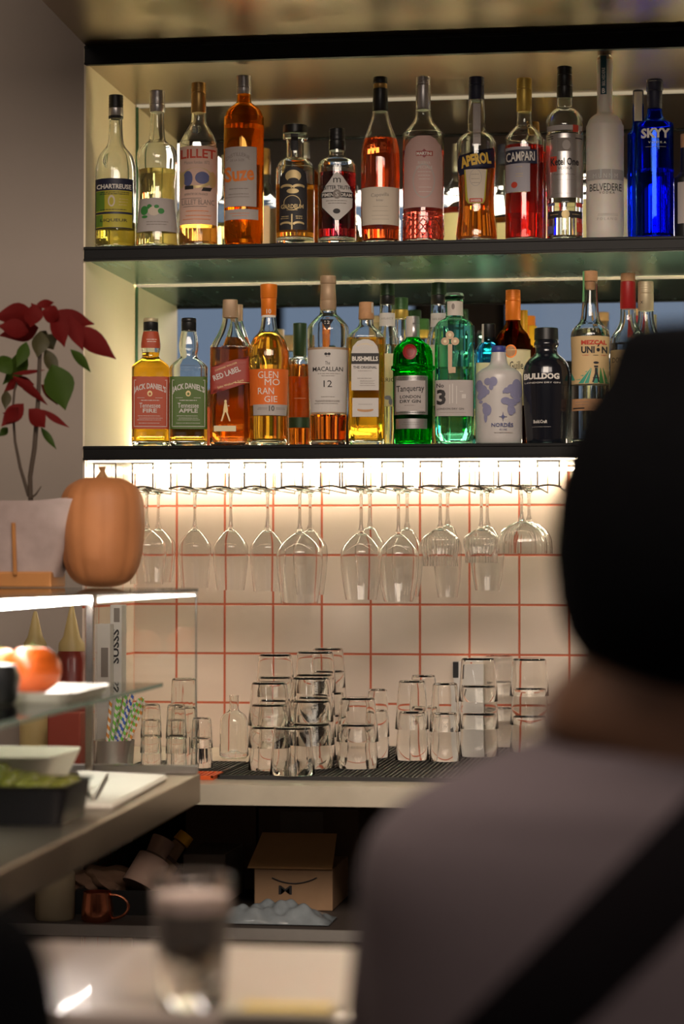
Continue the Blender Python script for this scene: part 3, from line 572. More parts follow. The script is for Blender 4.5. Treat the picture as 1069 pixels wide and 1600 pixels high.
b.print('walking_figure_emblem', [('e', 'gold_ink', 578, 710, 7, 8), ('r', 'gold_ink', [(718, 572, 584), (760, 566, 592), (770, 566, 590)]), ('r', 'gold_ink', [(770, 566, 576), (820, 552, 560)]), ('r', 'gold_ink', [(770, 580, 590), (820, 598, 606)]), ('l', 'gold_ink', [(588, 600, 735, 4)]), R_('cream_back', 514, 636, 845, 876)]).back(500, 850)
b = Bottle('whisky_bottle', 'second square whisky bottle with taped beige cap close behind the slanted red label', 'E', 640, YB-.005, LZ,
    [(240, 30), (260, 34), (300, 46), (350, 62), (400, 78), (440, 90), (925, 90)], n=7, dr=1.0)
b.glass(GL).liquid(350, WH).cap([(165, 255, 34, 34, 'taupe_cap')], n=3).back(500, 850)

b = Bottle('whisky_bottle', 'curvy whisky bottle with orange capsule and orange label in four rows of letters', 'E', 818, YF, LZ,
    [(225, 38), (250, 40), (300, 48), (325, 62), (350, 84), (400, 106), (440, 114), (480, 116), (560, 110), (700, 106), (850, 106), (900, 104), (936, 100)])
b.glass(GL, base=.01).liquid(320, liq('glen', (0.98, 0.52, 0.06)), base=.01).cap([(52, 130, 48, 46, 'orange_cap'), (130, 228, 44, 42, 'orange_cap')])
b.print('capsule_print', [('t', 'white_ink', '10', 818, 206, 26, 26, .01), ('l', 'white_ink', [(776, 858, 232, 12)])], off=.0025)
b.print('label', [('r', 'orange_label', [(530, 702, 932), (730, 712, 924)]), ('r', 'grey_paper', [(726, 732, 922), (786, 734, 916)]), ('t', 'white_ink', 'GLEN', 815, 563, 112, 38, .0), ('t', 'white_ink', 'MO', 838, 603, 84, 36, .0), ('t', 'white_ink', 'RAN', 803, 652, 88, 36, 0), ('t', 'white_ink', 'GIE', 830, 697, 72, 34, 0), ('t', 'ink', '10', 835, 748, 30, 30, .01), tiny('ink_grey', 785, 60, (745, 752), 3), tiny('ink_grey', 885, 60, (745, 752), 3)]).back(560, 780)

MAC = liq('macallan', (0.85, 0.22, 0.03))
b = Bottle('whisky_bottle', 'broad-shouldered whisky bottle with tan capsule, white label and small black triangle', 'F', 207, YF, LZ,
    [(315, 62), (345, 66), (370, 92), (410, 130), (440, 152), (480, 160), (600, 158), (900, 150), (1200, 140), (1300, 136), (1328, 130)])
b.glass(GL, base=.008).liquid(1115, MAC, base=.008).cap([(55, 115, 60, 62, 'taupe_cap'), (115, 240, 56, 62, 'taupe_cap'), (240, 316, 64, 62, 'taupe_cap')])
b.print('label', [('r', 'white_paper', [(612, 50, 358), (860, 60, 352), (1105, 74, 342)]), R_('taupe_cap', 50, 358, 608, 624), ('r', 'taupe_cap', [(1096, 74, 342), (1108, 74, 342)]), ('r', 'ink', [(395, 145, 250), (480, 196, 200)]), ('t', 'white_ink', '12', 200, 420, 38, 26, .01), ('t', 'ink', 'The', 203, 728, 36, 26), ('t', 'ink', 'MACALLAN', 205, 773, 228, 34, .01), tiny('ink_grey', 205, 200, (808,), 8), tiny('ink_grey', 205, 120, (824,), 6), ('t', 'ink', '12', 205, 884, 64, 50, 0), tiny('ink_grey', 205, 110, (982,), 5), tiny('ink_grey', 200, 200, (1010, 1018, 1032), 5), ('e', 'ink', 190, 660, 12, 10), ('e', 'ink', 214, 660, 12, 10), tiny('ink_grey', 203, 30, (678,), 8)]).back(640, 1080)

b = Bottle('whisky_bottle', 'narrow square whiskey bottle with cork-coloured cap and black banner on arched white label', 'F', 497, YF, LZ,
    [(385, 54), (430, 58), (460, 84), (490, 116), (520, 136), (560, 140), (1290, 136), (1330, 132)], n=7, dr=.75)
b.glass(GL, base=.009).liquid(528, liq('bush', (1.0, 0.52, 0.03)), base=.009).cap([(255, 385, 55, 60, 'cork')])
b.print('tax_strip', [R_('strip_white', 536, 556, 262, 385)], off=.001)
b.print('label', [('r', 'white_paper', [(545, 470, 510), (560, 430, 550), (600, 395, 582), (650, 384, 592), (930, 384, 592)]), ('t', 'gold_ink', 'BUSHMILLS', 488, 580, 120, 12, 0, 0, 14), R_('ink', 384, 594, 650, 732), ('t', 'white_ink', 'BUSHMILLS', 488, 692, 196, 36, .035), ('t', 'ink', 'THE ORIGINAL', 488, 757, 180, 20, .02), tiny('ink_grey', 488, 130, (784, 840), 6), tiny('ink_grey', 505, 120, (858, 868, 880, 895), 4)])
b.print('lower_label', [R_('white_paper', 392, 590, 988, 1130), ('t', 'ink_grey', 'WHISKEY', 490, 1036, 110, 8), ('e', 'cork', 490, 1078, 62, 16), ('e', 'white_paper', 490, 1066, 60, 10)])
b.print('embossed_date', [('t', GL, '1608', 490, 1190, 130, 40, .03)], off=.0008).back(600, 1100)

GRG = glassmat('green_glass', (0.05, 0.80, 0.22), 1.48)
b = Bottle('gin_bottle', 'emerald green gin bottle with red wax seal and silver-framed label', 'F', 852, YF, LZ,
    [(500, 52), (530, 56), (555, 84), (580, 118), (620, 144), (680, 152), (735, 154), (742, 166), (765, 166), (775, 154), (820, 152), (1100, 150), (1250, 146), (1328, 140)])
b.glass(GRG).liquid(640, liq('gin_green', (0.30, 0.90, 0.45))).cap([(362, 420, 50, 52, 'silver'), (420, 524, 52, 54, 'silver')], ridges=6)
b.print('tax_strip', [R_('strip_white', 790, 850, 365, 520)], off=.001)
b.print('wax_seal', [('e', 'wax_red', 828, 642, 54, 60), ('e', 'red_cap', 828, 642, 38, 42), ('e', 'wax_red', 828, 642, 30, 34)], off=.0012)
b.print('label', [R_('silver', 710, 965, 822, 1115), R_('grey_paper', 722, 945, 860, 1090), R_('silver', 722, 960, 1146, 1222), ('t', 'ink', 'Tanqueray', 832, 925, 210, 60, .01, .03), ('t', 'ink', 'LONDON', 832, 982, 155, 24, .02), ('t', 'ink', 'DRY GIN', 832, 1016, 158, 24, .02), tiny('ink_grey', 830, 90, (1046,), 7), tiny('dark_green', 838, 230, (836, 848, 1100), 6, .05), tiny('ink_grey', 840, 150, (1175, 1190), 4)]).back(850, 1200)

PGG = glassmat('pale_green_glass', (0.70, 0.965, 0.85), 1.48)
b = Bottle('gin_bottle', 'pale green gin bottle with raised metal key and white label with large 3', 'G', 188, YF, LZ,
    [(240, 62), (345, 64), (365, 82), (390, 120), (420, 138), (460, 144), (1200, 142), (1268, 136)], n=4, dr=.95)
b.glass(PGG).liquid(722, liq('gin_pale', (0.72, 0.97, 0.86))).cap([(178, 200, 64, 70, 'silver'), (200, 240, 72, 70, PGG)], name='stopper')
b.print('neck_label', [R_('strip_white', 136, 262, 240, 345), ('e', 'ink_grey', 178, 280, 12, 22)])
b.print('key_emblem', [('e', 'taupe_cap', 155, 495, 30, 30), ('e', 'taupe_cap', 120, 540, 30, 28), ('e', 'taupe_cap', 192, 540, 30, 28), ('e', 'cream_back', 155, 493, 11, 13), ('e', 'cream_back', 120, 540, 11, 11), ('e', 'cream_back', 192, 540, 11, 11), ('r', 'taupe_cap', [(560, 140, 172), (740, 142, 170), (770, 146, 168)]), R_('taupe_cap', 165, 196, 725, 768)], off=.002)
b.print('label', [R_('grey_paper', 48, 322, 818, 1078), ('t', 'ink', 'No', 84, 858, 54, 30, .02), ('t', 'ink', '3', 92, 942, 66, 112, .04), tiny('ink_grey', 210, 20, (), 3), ('l', 'white_paper', [(150, 156, 920, 140), (170, 178, 915, 140), (200, 206, 925, 130), (240, 270, 935, 30), (225, 250, 900, 6)]), ('t', 'ink', 'LONDON DRY GIN', 158, 1026, 195, 14, .01), tiny('ink_grey', 180, 200, (1052,), 3)]).back(840, 1060)

b = Bottle('gin_bottle', 'white ceramic gin bottle with blue cap and lavender world map', 'G', 510, YF, LZ,
    [(600, 50), (640, 56), (690, 66), (715, 92), (735, 132), (760, 158), (800, 168), (900, 170), (1230, 170), (1270, 166)])
b.glass(K['ceramic_white'], solid=True).cap([(562, 608, 52, 54, 'blue_cap')])
def blob(m, pts): return [('e', m, *p) for p in pts]
b.print('world_map_print', blob('lavender_ink', [(370, 860, 26, 44), (395, 900, 34, 46), (430, 830, 26, 26), (470, 830, 30, 34), (455, 870, 16, 22), (375, 935, 22, 26), (380, 975, 14, 10), (425, 1035, 32, 42), (415, 1085, 12, 40), (410, 1000, 20, 18), (430, 905, 14, 18)])
    + blob('lavender_ink', [(570, 895, 26, 22), (600, 880, 30, 30), (640, 870, 36, 60), (625, 920, 34, 30), (560, 970, 36, 26), (600, 980, 44, 26), (598, 1030, 26, 44), (640, 960, 26, 22), (655, 900, 22, 50), (545, 905, 8, 12), (625, 1040, 5, 18)])
    + [('e', 'blue_ink', 540, 1085, 12, 12)] + [('r', 'blue_ink', [(1050, 539, 541), (1085, 534, 546), (1116, 539, 541)]), ('l', 'blue_ink', [(512, 568, 1084, 4)])]
    + [('t', 'blue_ink', 'NORDÉS', 535, 1140, 158, 34, .02), ('t', 'blue_ink', 'G I N', 540, 1176, 52, 12, .02), tiny('ink_grey', 540, 150, (1198,), 4)])

mk('black_glass', (0.008, 0.009, 0.014), .18, noise=0, coat=.5)
b = Bottle('gin_bottle', 'glossy black gin bottle with wide black cap and white lettering', 'G', 856, YF, LZ,
    [(520, 80), (545, 90), (560, 88), (580, 78), (620, 86), (660, 130), (700, 158), (740, 168), (800, 172), (960, 166), (1200, 152), (1268, 148)])
b.glass(K['black_glass'], solid=True).cap([(432, 520, 86, 88, 'black_plastic')])
b.print('lettering', [('t', 'white_ink', 'BULLDOG', 822, 792, 256, 44, .05), ('t', 'white_ink', 'LONDON DRY GIN', 828, 838, 256, 11, .01), ('t', 'white_ink', 'Bold.Craft', 812, 1118, 98, 24, .02), tiny('white_ink', 818, 160, (1156,), 2)])

b = Bottle('mezcal_bottle', 'clear mezcal bottle with cork stopper and tan label with green rays', 'H', 322, YF, LZ,
    [(205, 60), (260, 60), (400, 66), (500, 76), (540, 96), (570, 126), (600, 146), (640, 156), (700, 156), (850, 150), (1250, 152), (1440, 150), (1478, 146)])
b.glass(GL).liquid(590, liq('clear', (0.97, 0.97, 0.98))).cap([(122, 205, 60, 60, 'cork'), (205, 268, 46, 40, 'cork')], name='stopper')
mk('green_tape', (0.16, 0.42, 0.17), .6)
b.print('tax_strip', [R_('green_tape', 252, 276, 126, 370)], off=.002)
b.print('label', [('r', 'tan_label', [(652, 164, 478), (1032, 172, 472)]), ('r', 'teal_ink', [(905, 320, 324), (1028, 172, 215)]), ('r', 'teal_ink', [(908, 326, 329), (1028, 225, 268)]), ('r', 'teal_ink', [(908, 332, 334), (1028, 275, 310)]), ('r', 'green_ink', [(905, 420, 424), (1028, 440, 470)]), ('r', 'green_ink', [(905, 400, 404), (1028, 392, 430)]), ('r', 'teal_ink', [(905, 380, 383), (1028, 345, 382)]), ('r', 'teal_ink', [(940, 172, 174), (1000, 172, 200)]),
    ('e', 'ink', 368, 865, 22, 10), ('l', 'ink', [(352, 384, 895, 14), (358, 378, 925, 40), (342, 392, 985, 8)]), ('r', 'ink', [(940, 360, 376), (1020, 336, 350)]), ('r', 'ink', [(940, 366, 380), (1020, 384, 396)]),
    ('t', 'red_ink', 'MEZCAL', 352, 704, 204, 36, .05), ('t', 'ink', 'UNIÓN', 354, 756, 208, 68, .04), tiny('red_ink', 285, 60, (805,), 8), tiny('ink', 365, 50, (806,), 10), tiny('red_ink', 430, 50, (805,), 8)])
b.print('lower_label', [R_('cork', 176, 470, 1150, 1245), tiny('ink_grey', 250, 120, (1175, 1198), 6), ('l', 'ink', [(185, 275, 1225, 10)])]).back(720, 1030)

# ======== lowest shelf, second row ========
b = Bottle('whisky_bottle', 'whisky bottle with dark green cap half hidden between the orange and the white labels', 'E', 992, YB, LZ,
    [(440, 36), (455, 38), (475, 64), (500, 70), (800, 68), (926, 66)])
b.glass(GL).liquid(500, liq('whisky3', (0.92, 0.26, 0.03))).cap([(268, 450, 38, 38, 'dark_green')]).print('label', [R_('dark_green', 930, 1044, 795, 852), tiny('gold_ink', 990, 80, (690,), 3)]).back(560, 850)
def clearb(crop, cx, y0, lab, liqm, items, label, hw=84, Yb=YB, capm='dark_green', base=1335):
    b = Bottle('spirit_bottle', label, crop, cx, Yb, LZ,
        [(y0+150, 56), (y0+165, 58), (y0+320, 62), (y0+360, 72), (y0+410, hw), (y0+470, hw+6), (base, hw+4)])
    b.glass(GL).liquid(y0+465, liqm).cap([(y0, y0+90, 56, 57, capm), (y0+90, y0+158, 57, 58, 'gold_yellow' if capm == 'green_cap' else 'black_plastic')], ridges=3)
    if lab: b.print('neck_label', [R_('white_paper', cx-62, cx+62, y0+225, y0+325), ('t', 'ink_grey', 'SELECT', cx, y0+268, 95, 14)])
    if items: b.print('label', items)
    return b
mk('green_cap', (0.05, 0.13, 0.04), .4, .2)
clearb('F', 657, 115, 1, liq('pale_yellow', (0.93, 0.92, 0.62)), [R_('cream_back', 600, 740, 650, 1050), ('t', 'ink', 'LARIOS', 665, 850, 150, 30), ('e', 'lavender_ink', 660, 985, 26, 16), ('e', 'lavender_ink', 682, 1015, 14, 26)], 'black-capped clear bottle with white neck label, between narrow amber bottle and green gin bottle')
b = clearb('F', 760, 222, 0, liq('pale_yellow', (0.93, 0.92, 0.62)), None, 'clear bottle with green cap, just left of the emerald green gin bottle and behind it', hw=74, Yb=YB+.04, capm='green_cap')
clearb('G', 74, 102, 1, liq('peach2', (0.95, 0.55, 0.25)), [R_('pale_paper', 0, 150, 560, 1000)], 'bottle of peach-coloured liqueur with black ridged cap, behind the pale green gin', hw=84, base=1275)
b = Bottle('gin_bottle', 'pale blue gin bottle with black cap, behind the white ceramic bottle', 'G', 436, YB, LZ,
    [(500, 50), (530, 52), (555, 70), (590, 92), (640, 100), (1270, 98)], n=4)
b.glass(glassmat('pale_blue_glass', (0.45, 0.82, 0.97), 1.48)).cap([(402, 530, 50, 50, 'black_plastic')]).print('label', [('r', 'cream_back', [(690, 345, 525), (1000, 345, 525)])])
b.print('tax_strip', [R_('strip_white', 386, 402, 404, 540)], off=.002)
b = Bottle('liqueur_bottle', 'brown bottle with bright orange capsule and cream script label, behind the white ceramic bottle', 'G', 614, YB, LZ,
    [(370, 50), (400, 56), (440, 76), (470, 104), (510, 122), (560, 128), (1260, 126)])
b.glass(glassmat('brown_glass', (0.55, 0.22, 0.05), 1.48)).cap([(155, 235, 54, 56, 'orange_cap'), (235, 376, 56, 56, 'orange_cap')], ridges=5)
b.print('label', [R_('cream_back', 490, 742, 595, 1000), ('t', 'ink', 'd Guille', 622, 712, 130, 60, .01, .05), ('e', 'orange_cap', 597, 610, 44, 48), ('e', 'cork', 597, 610, 34, 38), ('l', 'gold_ink', [(490, 742, 600, 4)])]).back(620, 1000)
b = Bottle('liqueur_bottle', 'bottle with yellow-orange screw cap peeping out behind the orange capsule', 'G', 690, YB+.09, LZ,
    [(460, 30), (500, 36), (560, 60), (600, 70), (1240, 70)])
b.glass(glassmat('brown_glass', (0.55, 0.22, 0.05), 1.48)).cap([(302, 470, 31, 32, 'yellow_cap')], ridges=6)
b = Bottle('spirit_bottle', 'clear bottle with red capsule, between the mezcal and the black hat', 'H', 625, YB-.07, LZ,
    [(420, 62), (520, 66), (580, 90), (620, 118), (660, 138), (720, 145), (1470, 142)])
b.glass(GL).liquid(700, liq('clear', (0.97, 0.97, 0.98))).cap([(140, 205, 58, 58, 'cork'), (205, 425, 60, 64, 'red_cap')]).print('label', [R_('tan_label', 485, 765, 760, 1200), ('t', 'ink', 'DON', 540, 840, 80, 40)])
b = Bottle('spirit_bottle', 'clear bottle with pale ridged screw cap, rightmost above the black hat', 'H', 768, YB-.06, LZ,
    [(430, 60), (500, 64), (580, 80), (640, 110), (700, 120), (1470, 118)])
b.glass(GL).cap([(205, 300, 62, 63, 'khaki_cap'), (300, 442, 63, 63, 'khaki_cap')], ridges=5).print('cap_print', [('t', 'ink', 'X', 735, 375, 24, 24)], off=.001)


# ------------------------------------------------------------------ stemware rack and hanging glasses
RACKM = brushed('rack_steel', (0.30, 0.28, 0.26), .3, (1, 40, 1), .1)
RY0, RY1 = -DF+.03, -.05
mk('rack_dark', (0.05, 0.045, 0.04), .4, .6)
pairs = [(207, 239), (267, 299), (325, 358), (382, 415), (440, 473), (501, 531), (535, 568), (597, 630), (657, 690), (718, 749), (779, 812), (840, 874)]
pairs = [(147, 181)] + pairs + [(900, 934), (960, 994), (1020, 1054)]
t = thing('glass_rack', 'metal stemware rack of wire rails under the lowest shelf, holding upside-down wine glasses', 'glass rack', (0, RY0, ZB-.001))
zr = P(500, 762, RY0).z - (ZB-.001); ztop = P(500, 723, RY0).z-(ZB-.001); ztop = max(-.004, min(ztop, -.004))
for a, b_ in pairs:
    xa, xb = P(a, 745, RY0).x, P(b_, 745, RY0).x
    bm = bmesh.new()
    for x in (xa, xb):
        tube(bm, [(x, 0, ztop), (x, 0, zr+.001)], .0015, 6); tube(bm, [(x, RY1-RY0, ztop), (x, RY1-RY0, zr)], .0012, 6)
        tube(bm, [(x, 0, zr), (x, RY1-RY0, zr)], .0016, 6)
    box(bm, xa-.002, xb+.002, -.003, .004, ztop-.002, ztop+.003)
    n_ = 8; tube(bm, [(xa-.004+(xb-xa+.008)*q/n_, -.001, zr+.004*math.sin(math.pi*q/n_)-.0005) for q in range(n_+1)], .002, 6)
    obj('rail', bm, K['rack_dark'], t, True)
def hang_glass(crop, stemx, foot_y, bowl_top, pts, Y, label, ribs=0, dx=0, foot_r=.031):
    """pts: (y, hw) from bowl top down to the rim (inverted glass)"""
    ox, oy, sc = CR[crop]; px = ox+stemx/sc; p = P(px, 800, Y); m = depth(p)/F/sc
    Z = lambda y: P(px, oy+y/sc, Y).z
    zf = ZB-.001+zr+.0025; H = zf
    rt_ = thing('wine_glass', label, 'wine glass', (p.x, Y, H), 0, 'upside-down stemware')
    bm = bmesh.new(); N = 40 if not ribs else 96
    zb = Z(bowl_top)-H; pr = [(Z(y)-H, hw*m) for y, hw in pts]
    def rib(r, k, amt): return r*(1+amt*math.cos(k))
    wall = .0011
    o = [(.0022, foot_r*.97, 0), (.0012, foot_r, 0), (-.0002, foot_r*.97, 0), (-.0025, .010, 0), (-.007, .0042, 0), (-.02, .0030, 0), ((zb)*.6, .0028, 0), (zb+.012, .0034, 0), (zb+.003, .006, 0)]
    outer = [(z, r, 1) for z, r in smoothprof_s(pr)]
    inner = [(z+(.003 if i == len(outer)-1 else -.0 ), max(.0008, r-wall), 1) for i, (z, r, _) in enumerate(reversed(outer))]
    inner = [(z - (.006*max(0, 1-i2/4.0)), r, k) for (z, r, k), i2 in zip(inner, range(len(inner)-1, -1, -1))]
    R = []
    for z, r, k in o+outer+inner:
        ring = []
        for q in range(N):
            th = 2*math.pi*q/N; rr = r
            if ribs and k: rr = r+.0007*math.cos(ribs*th)*min(1, (r/.02))
            ring.append((rr*math.cos(th), rr*math.sin(th), z))
        R.append(ring)
    rings(bm, R); bmesh.ops.recalc_face_normals(bm, faces=bm.faces)
    nb = len(o)
    obj('glass', bm, GLT, rt_, True); return rt_
def smoothprof_s(pr, k=4):
    out = []
    for i in range(len(pr)-1):
        p0, p1, p2, p3 = pr[max(i-1, 0)], pr[i], pr[i+1], pr[min(i+2, len(pr)-1)]
        for s in range(k):
            t = s/k; out.append(tuple(.5*((2*b)+(-a+c)*t+(2*a-5*b+4*c-d)*t*t+(-a+3*b-3*c+d)*t**3) for a, b, c, d in zip(p0, p1, p2, p3)))
    out.append(pr[-1]); return out
CR['W'] = (190, 700, 3.054); CR['V'] = (510, 700, 2.741)
def tulip(y0, hw, y1, rim, crop): 
    h = y1-y0; return [(y0, 9), (y0+h*.03, 26), (y0+h*.12, hw*.62), (y0+h*.24, hw*.93), (y0+h*.34, hw), (y0+h*.5, hw*.99), (y0+h*.75, hw*.9), (y1, rim)]
YG0, YG1, YG2 = RY0+.045, RY0+.13, RY0+.225
G = [
 ('W', 120, 385, 95, 650, 78, YG1, 'wine glass hanging leftmost on the rack, half hidden by the pumpkin', 0),
 ('W', 176, 385, 82, 640, 62, YG2, 'wine glass hanging just right of the pumpkin, behind the leftmost one', 0),
 ('W', 349, 388, 80, 668, 64, YG1, 'plain wine glass hanging alone, second clear stem right of the pumpkin', 0),
 ('W', 521, 388, 84, 678, 66, YG1, 'plain wine glass hanging alone, third clear stem right of the pumpkin', 0),
 ('W', 697, 390, 84, 684, 66, YG1, 'plain wine glass hanging left of and behind the biggest bowl', 0),
 ('W', 850, 398, 110, 742, 88, YG0, 'large wine glass hanging in front, its bowl reaching lowest of all', 0),
 ('W', 900, 388, 84, 700, 66, YG2, 'wine glass hanging behind and just right of the large one', 0),
 ('V', 149, 362, 88, 650, 66, YG0, 'wide wine glass hanging below the amber square bottle, in front of its pair', 0),
 ('V', 186, 340, 66, 600, 50, YG2, 'wine glass hanging below the amber square bottle, behind a wider one', 0),
 ('V', 309, 368, 88, 658, 62, YG0, 'wide wine glass hanging below the emerald green bottle, in front of its pair', 0),
 ('V', 346, 344, 68, 636, 50, YG2, 'wine glass hanging below the emerald green bottle, behind a wider one', 0),
 ('V', 488, 345, 80, 506, 74, YG0, 'short ribbed wine glass hanging below the pale green bottle', 30),
 ('V', 520, 330, 60, 640, 42, YG2, 'tall plain glass hanging behind the short ribbed one under the pale green bottle', 0),
 ('V', 664, 345, 76, 492, 68, YG0, 'short ribbed wine glass hanging below the white ceramic bottle', 30),
 ('V', 690, 335, 72, 610, 52, YG2, 'plain wine glass hanging behind the ribbed one under the white ceramic bottle', 0)]
for crop, x, y0, hw, y1, rim, Y, lb, rb in G: hang_glass(crop, x, 200, y0, tulip(y0, hw, y1, rim, crop), Y, lb, rb)
for x, Y, lb in ((836, YG0, 'ribbed coupe glass hanging rightmost, in front of its twin'), (868, YG2, 'ribbed coupe glass hanging behind the rightmost one')):
    k = 1 if Y == YG0 else .92
    hang_glass('V', x, 190, 315, [(312, 9), (318, 22), (330, 50*k), (352, 82*k), (385, 102*k), (420, 108*k), (452, 108*k)], Y, lb, 34)

# ------------------------------------------------------------------ back counter, mats, tumblers
ZC = 0.906; YCF = P(500, 1228, 0).y
YCF = PZ(450, 1228, ZC).y
mk('counter_stone', (0.52, 0.46, 0.36), .3, nscale=30, noise=.12, coat=.2)
cb = bmesh.new(); pl_ = [(-2.6, YCF), (2.6, YCF), (2.6, -.002), (XL+.002, -.002), (XL+.002, -DF), (-2.6, -DF)]
rings(cb, [[(x, y, z) for x, y in pl_] for z in (ZC-.034, ZC)])
setp(obj('back_counter', cb, K['counter_stone']), label='pale stone back counter along the tiled wall, carrying the tumblers', category='counter')
def ribbed_mat(name, label, x0, x1, y0, y1, mat, pitch=.0085, hh=.007):
    bm = bmesh.new(); box(bm, x0, x1, y0, y1, 0, hh*.45); n_ = int((x1-x0)/pitch)
    for i in range(n_): box(bm, x0+i*pitch+.001, x0+i*pitch+pitch*.5, y0+.004, y1-.004, hh*.45, hh)
    for a, b, c, d in ((x0, x1, y0, y0+.004), (x0, x1, y1-.004, y1), (x0, x0+.004, y0, y1), (x1-.004, x1, y0, y1)): box(bm, a, b, c, d, hh*.45, hh)
    return setp(obj(name, bm, mat, loc=(0, 0, ZC+.0003)), label=label, category='bar mat')
mx0 = PZ(341, 1217, ZC).x
mk('orange_rubber', (0.75, 0.11, 0.015), .55)
YM0, YM1 = PZ(450, 1219, ZC).y, -.02
ribbed_mat('bar_mat', 'long ribbed black rubber bar mat under the upside-down tumblers', mx0, 1.3, YM0, YM1, K['black_rubber'])
ribbed_mat('bar_mat', 'bright orange ribbed mat beside the long black one', mx0-.16, mx0-.004, YM0-.02, YM0+.075, K['orange_rubber'])
ribbed_mat('bar_mat', 'small black rubber mat under the fluted glasses, behind the orange one', mx0-.20, mx0-.004, YM0+.08, YM0+.30, K['black_rubber'])
ZS = ZC+.0076
CR['T'] = (300, 980, 3.3406); CR['S'] = (560, 980, 3.144); CR['L'] = (0, 1040, 3.144)
tumbler_cache = {}
def tumbler_bm(rb, rtp, h, wall=.0013, flutes=0):
    bm = bmesh.new(); N = 48
    prof = [(0, rb-.0004), (.0006, rb), (h*.45, rb+(rtp-rb)*.42), (h*.9, rb+(rtp-rb)*.93), (h-.003, rtp-.0004), (h-.0008, rtp-.002), (h, rtp-.004)]
    inn = [(h-.003, rtp-.005), (h-.0042, rtp-wall-.001), (h*.8, rb+(rtp-rb)*.82-wall), (h*.4, rb+(rtp-rb)*.4-wall), (.0006, rb-wall), (0, rb-wall+.0004)]
    R = []
    for z, r in prof: R.append([((r+(.0006*math.cos(flutes*t) if flutes and z < h*.85 else 0))*math.cos(t), (r+(.0006*math.cos(flutes*t) if flutes and z < h*.85 else 0))*math.sin(t), z) for t in [2*math.pi*q/N for q in range(N)]])
    V = rings(bm, R, True, False, True)
    R2 = [[(r*math.cos(t), r*math.sin(t), z) for t in [2*math.pi*q/N for q in range(N)]] for z, r in inn]
    V2 = rings(bm, R2, True, True, False)
    for i in range(N):
        j = (i+1) % N; bm.faces.new((V[0][j], V[0][i], V2[-1][i], V2[-1][j]))
    bmesh.ops.recalc_face_normals(bm, faces=bm.faces); return bm
def stack(crop, cx, base, hwb, hwt, tops, where, Y=None, flutes=0, z=None, grp='upside-down tumblers'):
    ox, oy, sc = CR[crop]; px = ox+cx/sc; z0 = ZS if z is None else z
    p = PZ(px, oy+base/sc, z0) if Y is None else P(px, 900, Y); p.z = z0
    m = depth(p)/F/sc; rb, rtp = hwb*m, hwt*m; p.y += rb if Y is None else 0
    zz = [P(px, oy+y/sc, p.y-rtp*.3).z for y in tops]     # tops from bottom to top
    h = zz[0]-z0; key = (round(rb, 3), round(rtp, 3), round(h, 3), flutes); 
    n = len(zz)
    for i, zt_ in enumerate(zz):
        if n == 1: w_ = ''
        elif i == 0: w_ = 'lowest '
        elif i == n-1: w_ = 'topmost '
        else: w_ = ('middle ' if n == 3 else ('second ' if i == 1 else ('third ' if i == 2 else 'fourth ')))
        if i == 0:
            o = obj('tumbler', tumbler_bm(rb, rtp, h, flutes=flutes), GTU, None, True); base_o = o
        else:
            o = base_o.copy(); C.objects.link(o)
        step = (zt_-z0-h)
        o.location = (p.x+random.uniform(-.0008, .0008)*i, p.y, z0+step+.0002*i)
        setp(o, label=(w_+'clear tumbler '+('in ' if n > 1 else '')+where), category='tumbler', group=grp)
stack('T', 505, 778, 120, 98, [522], 'standing alone in front of the left stacks')
stack('T', 385, 752, 112, 94, [518, 402, 288], 'the stack just left of the single front tumbler')
stack('T', 605, 742, 122, 100, [502, 382, 262], 'the stack just right of the single front tumbler')
stack('T', 850, 742, 112, 92, [505, 368], 'the short stack right of the left group')
stack('T', 420, 716, 104, 88, [490, 375, 258, 142], 'the tall stack behind the left group, its left column')
stack('T', 625, 700, 112, 96, [478, 360, 245, 128], 'the tall stack behind the left group, its centre column')
stack('T', 700, 668, 95, 80, [455, 340, 225, 110], 'the tall rearmost stack of the left group')
stack('T', 962, 683, 62, 50, [430, 322], 'the slim stack right of and behind the left group')
stack('S', 255, 657, 84, 66, [412, 262], 'the leftmost stack of the right group')
stack('S', 312, 625, 76, 60, [385, 235], 'the stack behind the leftmost one of the right group')
stack('S', 418, 662, 78, 62, [418, 274], 'the second stack of the right group')
stack('S', 585, 640, 98, 84, [420, 285, 152], 'the wide stack touching the grey coat in view')
stack('S', 690, 590, 88, 76, [390, 262, 135], 'the stack behind the wide one, mostly behind the coat')
stack('S', 835, 620, 98, 84, [430, 295, 155], 'the rightmost stack, almost wholly behind the coat')
# far-left fluted glasses seen through the display case
YL = YM0+.13
stack('L', 905, 0, 68, 60, [200, 62], 'the tallest fluted stack seen through the case', Y=YL+.08, flutes=16, z=ZC+.0076, grp='fluted tumblers')
stack('L', 745, 0, 52, 44, [335, 262, 188], 'the leftmost fluted stack seen through the case', Y=YL, flutes=14, z=ZC+.0076, grp='fluted tumblers')
stack('L', 868, 0, 52, 44, [335, 262, 190], 'the centre fluted stack seen through the case', Y=YL, flutes=14, z=ZC+.0076, grp='fluted tumblers')
stack('L', 992, 0, 54, 46, [350, 254], 'the fluted stack at the end pane of the case', Y=YL+.02, flutes=14, z=ZC+.0076, grp='fluted tumblers')
